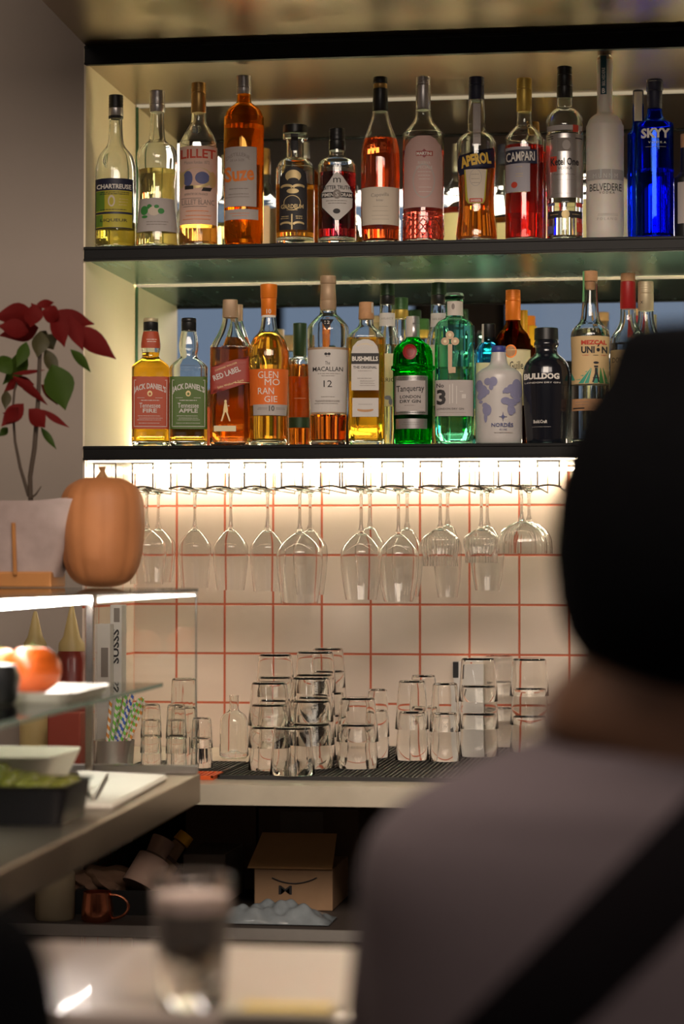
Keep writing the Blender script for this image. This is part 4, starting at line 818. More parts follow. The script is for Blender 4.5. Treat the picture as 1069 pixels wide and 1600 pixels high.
# clear bottle left of the stacks
yb_ = PZ(CR['T'][0]+220/3.34, CR['T'][1]+712/3.34, ZC).y+.03
b = Bottle('glass_bottle', 'empty clear bottle with small neck, left of the tumbler stacks', 'T', 222, yb_, ZC+.008,
    [(355, 26), (370, 24), (425, 25), (440, 34), (455, 56), (480, 70), (520, 74), (700, 76), (716, 72)])
b.glass(GL, wall=.002, base=.012)
def small_part(name, bm, mat, parent=None, **k): return obj(name, bm, mat, parent, True, **k)
bm = bmesh.new(); p = b.o + Vector((-.075, .05, -.008)); lathe(bm, [(0, .018), (.03, .016), (.035, .010), (.05, .009)], 24)
setp(obj('small_jar', bm, K['black_plastic'], None, True, loc=(p.x, p.y, ZC+.001)), label='tiny dark stopper-like jar beside the empty clear bottle', category='jar')
# black marker box behind stacks, right group
p = P(718, 1050, -.03); bm = bx(-.012, .05, -.012, .012, 0, p.z+.02-ZS)
t = setp(obj('card_box', bm, K['white_paper'], None, loc=(p.x, -.016, ZS)), label='white box with a black edge standing behind the right tumbler stacks', category='box')
obj('black_edge_strip', bx(-.0135, -.002, -.0128, .0125, p.z-.012-ZS, p.z+.0205-ZS), K['black_plastic'], t)

# ------------------------------------------------------------------ items on the back counter at left (seen through the case)
STRAWC = [('straw_green', (0.20, 0.62, 0.08)), ('straw_blue', (0.06, 0.14, 0.55)), ('straw_orange', (0.75, 0.28, 0.05)), ('straw_green', (0.20, 0.62, 0.08))]
def strawmat(n, c):
    if n in MATS: return MATS[n]
    m = pmat(n, c, .5, noise=0); nt = m.node_tree; bs = nt.nodes['Principled BSDF']
    tc = _n(nt, 'ShaderNodeTexCoord'); sp = _n(nt, 'ShaderNodeSeparateXYZ'); nt.links.new(tc.outputs['Object'], sp.inputs[0])
    ma = _n(nt, 'ShaderNodeMath', operation='MULTIPLY_ADD'); nt.links.new(sp.outputs['Z'], ma.inputs[0]); ma.inputs[1].default_value = 62; xm = _n(nt, 'ShaderNodeMath', operation='MULTIPLY'); xm.inputs[1].default_value = 75; nt.links.new(sp.outputs['X'], xm.inputs[0]); nt.links.new(xm.outputs[0], ma.inputs[2])
    fr = _n(nt, 'ShaderNodeMath', operation='FRACT'); nt.links.new(ma.outputs[0], fr.inputs[0]); gt = _n(nt, 'ShaderNodeMath', operation='GREATER_THAN'); gt.inputs[1].default_value = .5; nt.links.new(fr.outputs[0], gt.inputs[0])
    mx = _n(nt, 'ShaderNodeMix', data_type='RGBA'); mx.inputs['A'].default_value = (*c, 1); mx.inputs['B'].default_value = (.8, .76, .7, 1); nt.links.new(gt.outputs[0], mx.inputs['Factor']); nt.links.new(mx.outputs['Result'], bs.inputs['Base Color']); return m
pc = P(177, 1100, -.62); pc.z = ZC
bm = bmesh.new(); h = .058; R0 = .036
rings(bm, [sec(r, r, 2, z, 32) for z, r in ((0, R0), (h-.002, R0+.003), (h, R0+.0036), (h, R0+.002), (.003, R0-.002))], True, True, True)
setp(obj('metal_cup', bm, K['steel'], None, True, loc=pc), label='brushed steel cup full of striped paper straws behind the case', category='cup')
for i in range(20):
    n_, c_ = STRAWC[i % 4]; a = random.uniform(0, 6.28); r_ = random.uniform(.004, .024); bx_, by_ = r_*math.cos(a), r_*math.sin(a)
    lean = random.uniform(.10, .42); bm = bmesh.new(); L_ = random.uniform(.125, .15); tube(bm, [(0, 0, 0), (L_*math.sin(lean), random.uniform(-.01, .01), L_*math.cos(lean))], .0030, 10)
    setp(obj('paper_straw', bm, strawmat(n_, c_), None, True, loc=(pc.x+bx_-.008, pc.y+by_, ZC+.006)), label='striped %s and white paper straw in the steel cup' % n_.split('_')[1], category='straw', group='%s striped paper straws' % n_.split('_')[1])
# white cartons with grey windows and lettering
for (x0, x1, y0, Yp, lb, wn, tx) in ((148, 172, 975, -.50, 'shorter white carton with a dark grey window, left of the taller one', (158, 169, 1012, 1058), None), (172, 190, 945, -.455, 'taller white carton with vertical black lettering beside the corner', (178, 187, 950, 972), 'SO SSS')):
    Yp = -.50 if tx is None else -.47
    a = P(x0, 1000, Yp); c = P(x1, 1000, Yp); zt_ = P(x0, y0, Yp).z
    rzz = 0; t = thing('carton', lb, 'box', ((a.x+c.x)/2, Yp, ZC))
    hw_ = (c.x-a.x)/2; obj('carton_body', bx(-hw_, hw_, 0, .04, 0, zt_-ZC, .001), K['white_paper'], t)
    wa, wb = P(wn[0], wn[2], Yp), P(wn[1], wn[3], Yp)
    obj('grey_window', bx(wa.x-t.location.x, wb.x-t.location.x, -.0008, .001, wb.z-ZC, wa.z-ZC), K['ink_grey'], t)
    if tx:
        V, Fc = text_geo('SUSSS', .03); bm = bmesh.new(); vv = [bm.verts.new((-y*.013, -.0012, (x+.0)*.065+(P(181, 1010, Yp).z-ZC))) for x, y in V]
        for f_ in Fc:
            try: bm.faces.new([vv[i] for i in f_])
            except ValueError: pass
        obj('lettering', bm, K['ink'], t)
# sauce bottles
def squeeze(px, ytop, yneck, yshoulder, hw, Yp, bodym, capm, label, lv=None, tip=3):
    p = P(px, 1000, Yp); m = depth(p)/F; z = lambda y: P(px, y, Yp).z-ZC
    t = thing('sauce_bottle', label, 'sauce bottle', (p.x, Yp, ZC))
    bm = bmesh.new(); lathe(bm, [(0, hw*m*.95), (.004, hw*m), (z(yshoulder), hw*m), (z(yshoulder)+.012, hw*m*.8), (z(yneck)-.004, hw*m*.72)], 28); obj('bottle_body', bm, bodym, t, True)
    bm = bmesh.new(); lathe(bm, [(z(yneck)-.006, hw*m*.78), (z(yneck)+.008, hw*m*.75), (z(yneck)+.02, hw*m*.5), (z(ytop)-.002, tip*m), (z(ytop), tip*m*.7)], 24); obj('nozzle', bm, capm, t, True)
mk('sauce_red', (0.20, 0.022, 0.012), .35, coat=.2); mk('sauce_tan', (0.50, 0.38, 0.16), .4)
YQ = -.60
squeeze(112, 945, 1012, 1030, 27, YQ, K['sauce_red'], K['sauce_tan'], 'red squeeze bottle with tan nozzle behind the case')
squeeze(55, 955, 1012, 1040, 24, YQ-.02, K['sauce_tan'], K['sauce_tan'], 'tan squeeze bottle left of the red one behind the case')
p = P(104, 1140, YQ-.12); setp(obj('red_carton', bx(-.03, .03, -.02, .02, 0, P(104, 1112, YQ-.12).z-ZC, .003), K['carton_red'], None, loc=(p.x, YQ-.12, ZC+.0005)), label='small red printed carton in front of the squeeze bottles', category='box')

# ------------------------------------------------------------------ display counter with glass case
ZD = 0.95
O = PZ(313.3, 1208.6, ZD); ang = math.radians(1.35)
dv = Vector((-math.sin(ang), math.cos(ang), 0)); lv_ = Vector((-math.cos(ang), -math.sin(ang), 0))
near = PZ(0, 1359.7, ZD); dv = (O-near); dv.z = 0; dv.normalize(); lv_ = Vector((-dv.y, dv.x, 0))
RZ = math.atan2(dv.y, dv.x)-math.pi/2           # local +Y runs away from the camera, local +X to the right
DL = 1.28
STL = brushed('counter_steel', (0.34, 0.285, 0.23), .34, (2, 1, 2), .05)
def place(o): o.location = O; o.rotation_euler = (0, 0, RZ); return o
def dloc(p): q = Vector(p)-O; return Vector((-q.dot(lv_), q.dot(dv), q.z))       # world -> local
def wloc(q): return O - lv_*q[0] + dv*q[1] + Vector((0, 0, q[2]))
t = place(thing('display_counter', 'long steel-edged service counter running toward the viewer at left', 'counter'))
t.location = O
bm = bmesh.new(); box(bm, -.62, 0, -DL, 0, -.046, 0, .002)
obj('worktop', bm, STL, t)
obj('leg', bx(-.58, -.54, -.10, -.06, -ZD, -.047), K['dark_wall'], t); obj('leg', bx(-.58, -.54, -DL+.06, -DL+.1, -ZD, -.047), K['dark_wall'], t)
obj('back_rail', bx(-.60, -.003, -.016, -.002, .0004, .014, .002), K['silver'], t)
# glass case
zt_ = PZ(1, 1, 1).z; topz = P(318, 919, O.y).z-ZD-.0
xc = dloc(PD(148, 1196, depth(O)))
CW = .185
gc = place(thing('glass_display_case', 'frameless glass food display case with lit glass top on the service counter', 'display case')); gc.location = O
def gpane(name, x0, x1, y0, y1, z0, z1, mat=PANE): return obj(name, bx(x0, x1, y0, y1, z0, z1), mat, gc)
px_ = dloc(PD(147, 1100, depth(O)+.02))
gpane('top_pane', -.62, -.002, -DL+.05, -.02, topz-.005, topz)
gpane('end_pane', px_.x+.008, -.004, -.026, -.020, .015, topz-.0085)
mk('case_edge', (0.06, 0.075, 0.065), .15)
obj('top_pane_edge', bx(-.62, -.0015, -.0198, -.019, topz-.0055, topz+.0002), K['case_edge'], gc)
obj('top_pane_edge', bx(-.0015, -.0005, -DL+.05, -.02, topz-.0055, topz+.0002), K['case_edge'], gc)
obj('end_pane_edge', bx(-.0038, -.0025, -.0262, -.0198, .015, topz-.006), K['case_edge'], gc)
px_ = dloc(PD(147, 1100, depth(O)+.02))
obj('corner_post', bx(px_.x-.006, px_.x+.006, -.040, -.028, .001, topz-.009, .001), pmat('post_steel', (0.50, 0.46, 0.43), .22, 1.0), gc)
obj('light_tube', bx(px_.x-.006, px_.x+.008, -DL+.1, -.05, topz-.024, topz-.012, .003), emis('case_led', (1.0, 0.90, 0.82), 62), gc)
# inner glass shelf
e0 = PD(254, 1067, depth(wloc((-.03, -.35, .15))))
shz = .150; es = None
for k in range(200):        # find local y where the shelf end falls on the photograph's column
    q = wloc((-.03, -.1-k*.004, shz)); d = q-CAM; x_ = 534.5+F*d.dot(rt)/d.dot(fw)
    if x_ < 254: es = -.1-k*.004; break
shy = es; q = wloc((-.03, shy, 0)); ray_ = PD(254, 1067, depth(q)); shz = ray_.z-ZD
obj('glass_shelf', bx(-.40, -.03, -DL+.1, shy, shz-.006, shz), panemat('shelf_pane', (0.90, 0.96, 0.93)), gc)
obj('shelf_edge', bx(-.0298, -.029, -DL+.1, shy, shz-.0062, shz+.0002), pmat('green_edge', (0.10, 0.22, 0.18), .15), gc)
def dpt(px, py, z):   # point where the pixel's ray meets height z, in local coords
    return dloc(PZ(px, py, z))
# things in the case: tomatoes on a white tray on the glass shelf
mk('tomato', (0.50, 0.085, 0.006), .4, nscale=12, noise=.12, coat=.15); mk('stem_green', (0.10, 0.2, 0.03), .6); mk('tray_white', (0.72, 0.68, 0.60), .35)
mk('peach_skin', (0.60, 0.20, 0.07), .4, nscale=10, noise=.2)
sh_w = lambda px, yloc: None
def at_local_y(px, py, ly):
    """world point on the pixel's ray at local depth ly of the counter"""
    d = ray(px, py); c0 = dloc(CAM); dl = Vector((-d.dot(lv_), d.dot(dv), d.z)); tt = (ly-c0.y)/dl.y; return CAM+d*tt
lyt = -.62
ctr = at_local_y(40, 1085, lyt); zS = ZD+shz+.0006
def tray(name, label, c, w_, l_, h, mat, z):
    bm = bmesh.new()
    rings(bm, [sec(w_/2*.9, l_/2*.9, 8, 0, 40), sec(w_/2, l_/2, 8, h, 40), sec(w_/2-.004, l_/2-.004, 8, h, 40), sec(w_/2*.9-.005, l_/2*.9-.005, 8, .004, 40)])
    return setp(obj(name, bm, mat, None, True, loc=(c.x, c.y, z)), label=label, category=name.split('_')[-1])
o = tray('serving_tray', 'shallow white oval tray with fruit on the upper glass shelf of the case', ctr, .19, .26, .014, K['tray_white'], zS); o.rotation_euler = (0, 0, RZ)
def fruit(px, py, r_px, ly, mat, label, zb, squash=.86, stem=True):
    c = at_local_y(px, py, ly); m = depth(c)/F; r = r_px*m
    t = thing('tomato', label, 'tomato', (c.x, c.y, zb))
    bm = bmesh.new(); prof = [(-1, .05), (-.97, .3), (-.85, .6), (-.5, .93), (0, 1.03), (.5, .92), (.85, .6), (.93, .35), (.86, .12), (.82, .02)]
    R = [[(r*q*(1+.03*math.cos(5*th))*math.cos(th), r*q*(1+.03*math.cos(5*th))*math.sin(th), r*squash*(zz+1)) for th in [2*math.pi*k/40 for k in range(40)]] for zz, q in smoothprof_s(prof, 3)]
    rings(bm, R); obj('skin', bm, mat, t, True)
    bm = bmesh.new(); zt2 = r*squash*1.84
    for k in range(5):
        th = k*1.257; tube(bm, [(0, 0, zt2), (r*.25*math.cos(th), r*.25*math.sin(th), zt2+.003), (r*.5*math.cos(th), r*.5*math.sin(th), zt2-.001)], [.002, .0016, .0006], 6)
    tube(bm, [(0, 0, zt2-.001), (.002, 0, zt2+.01)], .0014, 6); obj('calyx', bm, K['stem_green'], t, True)
fruit(50, 1050, 44, lyt+.02, K['tomato'], 'large orange-red tomato on the white tray, the nearer one', zS+.0042)
fruit(-6, 1040, 40, lyt+.10, K['peach_skin'], 'pale orange tomato behind, cut by the left edge', zS+.0042)
bm = bmesh.new(); lathe(bm, [(0, .02), (.004, .024), (.035, .03), (.05, .024), (.052, .01)], 28)
c = at_local_y(-4, 1075, lyt-.14); setp(obj('dark_bowl', bm, K['black_plastic'], None, True, loc=(c.x, c.y, zS)), label='small black bowl at the left edge beside the tomatoes', category='bowl')
# white trapezoid tub, black olive tray, white boards on the worktop
ly1 = -.58
a = at_local_y(0, 1190, ly1); 
mk('tub_cream', (0.78, 0.72, 0.58), .4)
c0 = at_local_y(30, 1195, -.50)
bm = bmesh.new(); wq = .105; hq = .07
rings(bm, [sec(wq*.72, wq*.72, 8, 0, 40), sec(wq, wq, 8, hq, 40), sec(wq-.003, wq-.003, 8, hq, 40), sec(wq*.72-.003, wq*.72-.003, 8, .003, 40)])
setp(obj('food_tub', bm, K['tub_cream'], None, True, loc=(c0.x-.035, c0.y, ZD+.001)), label='flared cream-white food tub standing behind the black olive tray', category='tub').rotation_euler = (0, 0, RZ)
fr_ = PZ(100, 1292, ZD); fl = dloc(fr_)
mk('black_melamine', (0.008, 0.008, 0.010), .45, spec=.25)
ob = thing('olive_tray', 'deep black rectangular tray filled with green olives, front left on the counter', 'tray', wloc((fl.x-.10, fl.y+.075, 0.0006)), RZ)
tw, tl, hh = .102, .078, .05
bm = bmesh.new(); rings(bm, [sec(tw*.93, tl*.93, 14, 0, 40), sec(tw, tl, 14, hh-.003, 40), sec(tw+.004, tl+.004, 14, hh, 40), sec(tw-.003, tl-.003, 14, hh, 40), sec(tw*.93-.003, tl*.93-.003, 14, .026, 40)])
obj('tray_body', bm, K['black_melamine'], ob, True)
mk('olive_green', (0.17, 0.17, 0.025), .3, nscale=30, noise=.25, coat=.3)
om = None
ow = ob.location
for j in range(-4, 5):
    for k in range(-3, 4):
        lx, ly_ = j*.0195+random.uniform(-.002, .002), k*.0180+random.uniform(-.002, .002)
        lz = .038+random.uniform(0, .006)+.020*max(0, 1-abs(j)/4)*max(0, 1-abs(k)/3)
        if om is None:
            bm = bmesh.new(); rings(bm, [sec(r, r, 2, z, 16) for z, r in ((-.013, .001), (-.012, .005), (-.007, .0092), (0, .0108), (.007, .0092), (.012, .005), (.013, .001))])
            om = obj('olive', bm, K['olive_green'], None, True); o = om
        else: o = om.copy(); C.objects.link(o)
        wp = ow + Vector((lx*math.cos(RZ)-ly_*math.sin(RZ), lx*math.sin(RZ)+ly_*math.cos(RZ), lz)); o.location = wp
        o.rotation_euler = (random.uniform(1.2, 1.9), random.uniform(-.3, .3), random.uniform(0, 3.1))
        setp(o, label='plump green olive among the others heaped in the black tray', category='olive', group='green olives in the black tray')
mk('board_white', (0.86, 0.82, 0.74), .35)
q0, q1, q2, q3 = [dloc(PZ(x, y, ZD)) for x, y in ((108, 1266), (172, 1266), (252, 1220), (128, 1207))]
def slab(name, label, pts, h, mat, z0=.0006, cat='board', bev=.003):
    bm = bmesh.new(); V0 = [bm.verts.new((x, y, z0)) for x, y in pts]; V1 = [bm.verts.new((x, y, z0+h)) for x, y in pts]
    bm.faces.new(V0[::-1]); top = bm.faces.new(V1)
    for i in range(len(pts)):
        j = (i+1) % len(pts); bm.faces.new((V0[i], V0[j], V1[j], V1[i]))
    bmesh.ops.recalc_face_normals(bm, faces=bm.faces)
    if bev: bmesh.ops.bevel(bm, geom=[e for e in bm.edges], offset=bev, segments=2, affect='EDGES')
    o = place(obj(name, bm, mat, None)); return setp(o, label=label, category=cat)
slab('cutting_board', 'bright white chopping board lying at the far end of the service counter', [(q0.x+.012, q0.y-.0), (q1.x+.004, q1.y), (-.028, q2.y+.01), (q3.x+.01, -.06)], .008, K['board_white'])
slab('cutting_board', 'thin white board with rounded corners lying on top of the wider one', [(q0.x+.02, q0.y+.04), (q1.x-.03, q1.y+.05), (-.11, q2.y-.04), (q3.x+.02, -.14)], .006, K['board_white'], z0=.0092)

# ------------------------------------------------------------------ pumpkin and poinsettia on the case
ZG = ZD+topz+.0006
pk = PZ(159, 918, ZG)
mk('pumpkin_skin', (0.40, 0.155, 0.055), .6, nscale=14, noise=.18, bump=.2); mk('pumpkin_stem', (0.30, 0.15, 0.06), .8)
m = depth(pk)/F; zz = lambda y: (916-y)*m
vh = (pk-CAM); vh.z = 0; vh.normalize(); pk = pk+vh*.055
t = thing('pumpkin', 'tan-orange ribbed squash with stubby stalk standing on the glass case top', 'pumpkin', (pk.x, pk.y, ZG))
pp = [(0, 10), (3, 30), (14, 48), (40, 61), (80, 67), (110, 68), (140, 65), (158, 56), (168, 42), (173, 28), (171, 14), (168, 4)]
R = []
for z_, r_ in smoothprof_s(pp, 4):
    R.append([((r_*m*(1-.045*(abs(math.sin(4.5*th))**.5 < .0) - .05*(1-abs(math.sin(5*th)))**3))*math.cos(th)*(1.0)-.006*(z_/170)**2*0, (r_*m*(1-.05*(1-abs(math.sin(5*th)))**3))*math.sin(th), max(0, z_*m)) for th in [2*math.pi*k/80+.2 for k in range(80)]])
bm = bmesh.new(); rings(bm, R); obj('pumpkin_body', bm, K['pumpkin_skin'], t, True)
bm = bmesh.new(); tube(bm, [(0, 0, 166*m), (0, 0, 176*m), (.001, 0, 184*m), (.0, 0, 191*m)], [.0155, .009, .0045, .0065], 10); obj('stalk', bm, K['pumpkin_stem'], t, True)
# poinsettia
Lp = depth(PZ(45, 917, ZG))*.985
pb = PD(45, 917, Lp); pb.z = ZG; YP = pb.y
mk('wrap_paper', (0.34, 0.26, 0.24), .7, nscale=28, noise=.35); mk('wood_orange', (0.38, 0.16, 0.045), .5, nscale=25, noise=.2)
mk('bract_red', (0.15, 0.007, 0.006), .7, nscale=20, noise=.25, spec=.2); mk('leaf_green', (0.045, 0.085, 0.008), .6, nscale=20, noise=.2, spec=.25); mk('leaf_dark', (0.07, 0.06, 0.02), .55); mk('twig', (0.045, 0.03, 0.02), .8); mk('soil', (0.03, 0.02, 0.015), .95)
mp = depth(Vector((pb.x, YP, ZG)))/F
t = thing('potted_poinsettia', 'red poinsettia with thin bare stems in a paper-wrapped pot, on the case at left', 'plant', (pb.x, YP, ZG))
L = lambda px, py, dy=0: Vector((P(px, py, YP).x-pb.x, dy, P(px, py, YP).z-ZG))
zt1, zt0 = L(45, 782).z, L(45, 898).z
obj('wooden_base', bx(-.072, .05, -.045, .045, .0003, L(45, 893).z, .003), K['wood_orange'], t)
bm = bmesh.new()
N = 48
def wrapring(hw, d, z, jag=0, off=0): return [(off+x, y, z+jag*math.sin(7*math.atan2(y, x))) for x, y, _ in sec(hw, d, 5, z, N)]
hwT, hwB = 92*mp, 50*mp
rings(bm, [wrapring(hwB, .040, zt0-.004, 0, -.0), wrapring(hwT, .060, zt1, .002), wrapring(hwT-.002, .058, zt1, .002), wrapring(hwB-.002, .038, zt0, 0)])
obj('paper_wrap', bm, K['wrap_paper'], t, True)
bm = bmesh.new(); rings(bm, [sec(hwB*.9, .034, 5, zt0+.001, 32), sec(hwT*.9, .052, 5, zt1-.012, 32)]); obj('soil', bm, K['soil'], t, True)
bm = bmesh.new(); fx = L(36, 860); zf_ = (fx.z-zt0)/(zt1-zt0); tube(bm, [L(36, 898, -.047), L(36, 818, -.0575)], .0035, 8); obj('wooden_support', bm, K['wood_orange'], t, True)
def leaf(tip, base, w_, mat, bend=0.0, nm='bract', tw=0.0, seg=8):
    base, tip = Vector(base), Vector(tip); d = tip-base; ln = d.length; d.normalize()
    side = d.cross(Vector((0, -1, 0))).normalized(); side = (side*math.cos(tw)+Vector((0, -1, 0))*math.sin(tw)).normalized(); nrm = d.cross(side).normalized()
    bm = bmesh.new(); rows_ = []
    for i in range(seg+1):
        u = i/seg; wd = w_*1.08*(math.sin(math.pi*min(1, u**.8))**1.25)*(1 if u < .97 else .2)+.0004
        c = base+d*ln*u + nrm*bend*math.sin(math.pi*u) 
        rows_.append([c-side*wd+nrm*.14*wd, c-side*wd*.5+nrm*.02*wd, c-nrm*.08*wd, c+side*wd*.5+nrm*.02*wd, c+side*wd+nrm*.14*wd])
    V = [[bm.verts.new(p) for p in r] for r in rows_]
    for a, b_ in zip(V, V[1:]):
        for i in range(4): bm.faces.new((a[i], a[i+1], b_[i+1], b_[i]))
    r = bmesh.ops.solidify(bm, geom=bm.faces[:], thickness=.0006)
    return obj(nm, bm, mat, t, True)
bm = bmesh.new()
tube(bm, [L(48, 790), L(47, 745), L(54, 700), L(60, 620), L(62, 560), L(66, 520)], [.0042, .004, .0042, .0038, .0034, .003], 8); obj('stem', bm, K['twig'], t, True)
bm = bmesh.new(); tube(bm, [L(44, 775, .004), L(30, 730, .006), L(22, 690, .006), L(19, 640, .004), L(22, 610, .002), L(30, 590)], [.0032, .0028, .0024, .002, .002, .0015], 8); obj('stem', bm, K['twig'], t, True)
bm = bmesh.new(); tube(bm, [L(48, 780, -.004), L(58, 772, -.006), L(66, 760, -.006)], [.0018, .0015, .0006], 6); obj('stem', bm, K['twig'], t, True)
BR, GR, DG = K['bract_red'], K['leaf_green'], K['leaf_dark']
hub = (62, 505)
for (tx_, ty_, w_, mt, bd, bx0, by0, dy) in (
    (-8, 498, .021, BR, .010, 58, 492, -.01), (-10, 522, .020, BR, .008, 55, 510, .02), (4, 512, .017, BR, .006, 50, 520, -.02), (45, 472, .010, BR, .004, 60, 490, .01), (88, 474, .008, BR, .004, 60, 476, -.01), (60, 515, .017, BR, .006, 60, 478, -.03),
    (144, 505, .016, BR, .008, 80, 486, .01), (108, 545, .017, BR, .006, 88, 488, -.02), (130, 548, .014, BR, .004, 108, 492, .0), (178, 560, .019, BR, .006, 112, 508, .01), (100, 500, .016, BR, .006, 70, 488, -.02), (120, 510, .015, BR, .006, 85, 490, .02),
    (142, 582, .009, GR, .004, 110, 546, .0), (106, 642, .028, GR, .004, 84, 570, -.01), (0, 600, .020, GR, .006, 38, 546, .01), (30, 575, .012, GR, .004, 44, 535, -.01), (-4, 580, .02, GR, .006, 20, 560, -.01),
    (62, 560, .016, DG, .006, 66, 518, -.01), (80, 545, .016, DG, .006, 66, 522, .01), (90, 590, .012, DG, .004, 70, 545, .0), (52, 545, .012, DG, .004, 68, 515, .015),
    (78, 634, .009, BR, .003, 22, 588, -.01), (70, 578, .004, BR, .001, 20, 584, .0), (2, 612, .008, BR, .003, 24, 590, .01), (8, 640, .009, DG, .002, 10, 610, .0), (50, 600, .010, BR, .003, 20, 592, .01),
    (10, 668, .015, BR, .004, 42, 632, -.02), (0, 645, .008, BR, .003, 32, 640, .01), (78, 670, .016, BR, .005, 50, 640, -.02), (108, 668, .006, BR, .003, 66, 640, .0), (40, 640, .012, BR, .005, 18, 662, -.03), (88, 702, .006, GR, .002, 64, 668, .0), (-2, 682, .007, GR, .002, 12, 668, .0), (86, 632, .01, BR, .004, 62, 600, .01)):
    leaf(L(tx_, ty_, dy*1.5), L(bx0, by0, dy), w_*.86, mt, bd, 'bract' if mt is BR else 'leaf', tw=random.uniform(-.35, .35))

# ------------------------------------------------------------------ storage under the back counter
ZU = PZ(430, 1470, 0.62).z
YU = -.62
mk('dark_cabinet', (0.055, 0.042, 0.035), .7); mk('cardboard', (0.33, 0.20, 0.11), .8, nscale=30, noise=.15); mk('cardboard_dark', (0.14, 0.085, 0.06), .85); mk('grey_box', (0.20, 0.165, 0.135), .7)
zsh = P(430, 1452, YCF+.03).z
t = thing('under_counter_shelf', 'dark steel storage shelf below the pale back counter', 'shelf', (0, 0, 0))
bm = bmesh.new(); pl_ = [(-2.5, YCF+.03), (2.5, YCF+.03), (2.5, -.03), (XL+.004, -.03), (XL+.004, -DF), (-2.5, -DF)]; rings(bm, [[(x, y, z) for x, y in pl_] for z in (zsh-.02, zsh)])
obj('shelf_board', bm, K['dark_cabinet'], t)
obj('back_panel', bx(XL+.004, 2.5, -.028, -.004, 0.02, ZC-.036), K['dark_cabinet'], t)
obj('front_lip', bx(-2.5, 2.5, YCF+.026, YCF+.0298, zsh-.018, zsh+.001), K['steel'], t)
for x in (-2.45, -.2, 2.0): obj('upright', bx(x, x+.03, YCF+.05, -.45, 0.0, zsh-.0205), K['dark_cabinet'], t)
def px_box(name, label, x0, x1, y0, Yp, dep, mat, rz=0, cat='box', zb=None):
    a, c = P(x0, y0, Yp), P(x1, y0, Yp); zb_ = zsh+.0006 if zb is None else zb
    return setp(obj(name, bx(-(c.x-a.x)/2, (c.x-a.x)/2, 0, dep, 0, a.z-zb_, .002), mat, None, loc=((a.x+c.x)/2, Yp, zb_)), label=label, category=cat)
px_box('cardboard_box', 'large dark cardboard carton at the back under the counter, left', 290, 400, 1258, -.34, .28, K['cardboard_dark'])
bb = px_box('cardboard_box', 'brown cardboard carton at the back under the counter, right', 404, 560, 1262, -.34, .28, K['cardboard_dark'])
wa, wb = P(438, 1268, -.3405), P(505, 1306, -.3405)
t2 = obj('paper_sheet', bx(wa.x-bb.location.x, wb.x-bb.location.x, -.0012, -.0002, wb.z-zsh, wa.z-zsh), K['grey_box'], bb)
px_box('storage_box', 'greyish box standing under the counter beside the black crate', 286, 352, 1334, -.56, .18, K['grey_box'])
# folded carton with pale lid and black letters
a, c = P(394, 1360, -.60), P(520, 1360, -.60); tb = thing('delivery_carton', 'tan cardboard carton with raised pale lid, curved line and black letter M', 'box', ((a.x+c.x)/2, -.60, zsh+.0006))
hw_ = (c.x-a.x)/2; zc_ = P(400, 1356, -.60).z-zsh-.0006
obj('carton_body', bx(-hw_+.004, hw_, 0, .2, 0, zc_, .002), K['cardboard'], tb)
bm = bmesh.new(); zl = P(400, 1306, -.60).z-zsh; rings(bm, [[(-hw_-.008, -.006, zc_-.0), (hw_, -.006, zc_), (hw_, -.003, zc_), (-hw_-.006, -.003, zc_)], [(-hw_+.01, .05, zl), (hw_, .05, zl), (hw_, .053, zl), (-hw_+.01, .053, zl)]]); mk('lid_tan', (0.45, 0.25, 0.10), .75); obj('lid_flap', bm, K['lid_tan'], tb)
bm = bmesh.new(); V, Fc = text_geo('M', .01); pm = P(446, 1391, -.60)
vv = [bm.verts.new((pm.x-tb.location.x+x*.024, -.0012, pm.z-zsh+y*.016)) for x, y in V]
for f_ in Fc: bm.faces.new([vv[i] for i in f_])
obj('lettering', bm, K['ink'], tb)
bm = bmesh.new(); tube(bm, [(P(x, 1376+10*(1-((x-460)/35)**2), -.601).x-tb.location.x, -.001, P(x, 1372+9*(1-((x-460)/35)**2), -.601).z-zsh) for x in range(425, 500, 5)], .0012, 6); obj('curved_line_print', bm, K['ink'], tb)
# black crate, copper mug, plastic bag, bottle neck bundle
a, c = P(118, 1400, -.70), P(300, 1400, -.70); tb = thing('black_crate', 'black plastic crate holding wrapped bottles under the counter', 'crate', ((a.x+c.x)/2, -.70, zsh+.0006))
hw_ = (c.x-a.x)/2; zc_ = P(200, 1392, -.70).z-zsh
bm = bmesh.new(); box(bm, -hw_, hw_, 0, .004, 0, zc_); box(bm, -hw_, hw_, .2, .204, 0, zc_); box(bm, -hw_, -hw_+.004, .0041, .1999, 0, zc_); box(bm, hw_-.004, hw_, .0041, .1999, 0, zc_); box(bm, -hw_+.0041, hw_-.0041, .0041, .1999, 0, .004)
obj('crate_walls', bm, K['black_plastic'], tb); obj('yellow_sticker', bx(hw_-.012, hw_-.008, -.001, -.0002, .005, zc_-.02), K['gold_yellow'], tb)
mk('wrap_pink', (0.34, 0.22, 0.17), .7); mk('meat_brown', (0.16, 0.085, 0.05), .8, nscale=30, noise=.4, bump=.6)
def tilt_bottle(p0_, p1_, rads, mats, label, nm='wrapped_bottle'):
    tt = thing(nm, label, 'bottle', P(*p0_)); o_ = tt.location
    A, B_ = P(*p0_)-o_, P(*p1_)-o_
    for (u0, u1, ra, rb, mt, nme) in rads:
        bm = bmesh.new(); tube(bm, [A+(B_-A)*u0, A+(B_-A)*(u0+(u1-u0)*.5), A+(B_-A)*u1], [ra, (ra+rb)/2, rb], 20); obj(nme, bm, mats[mt], tt, True)
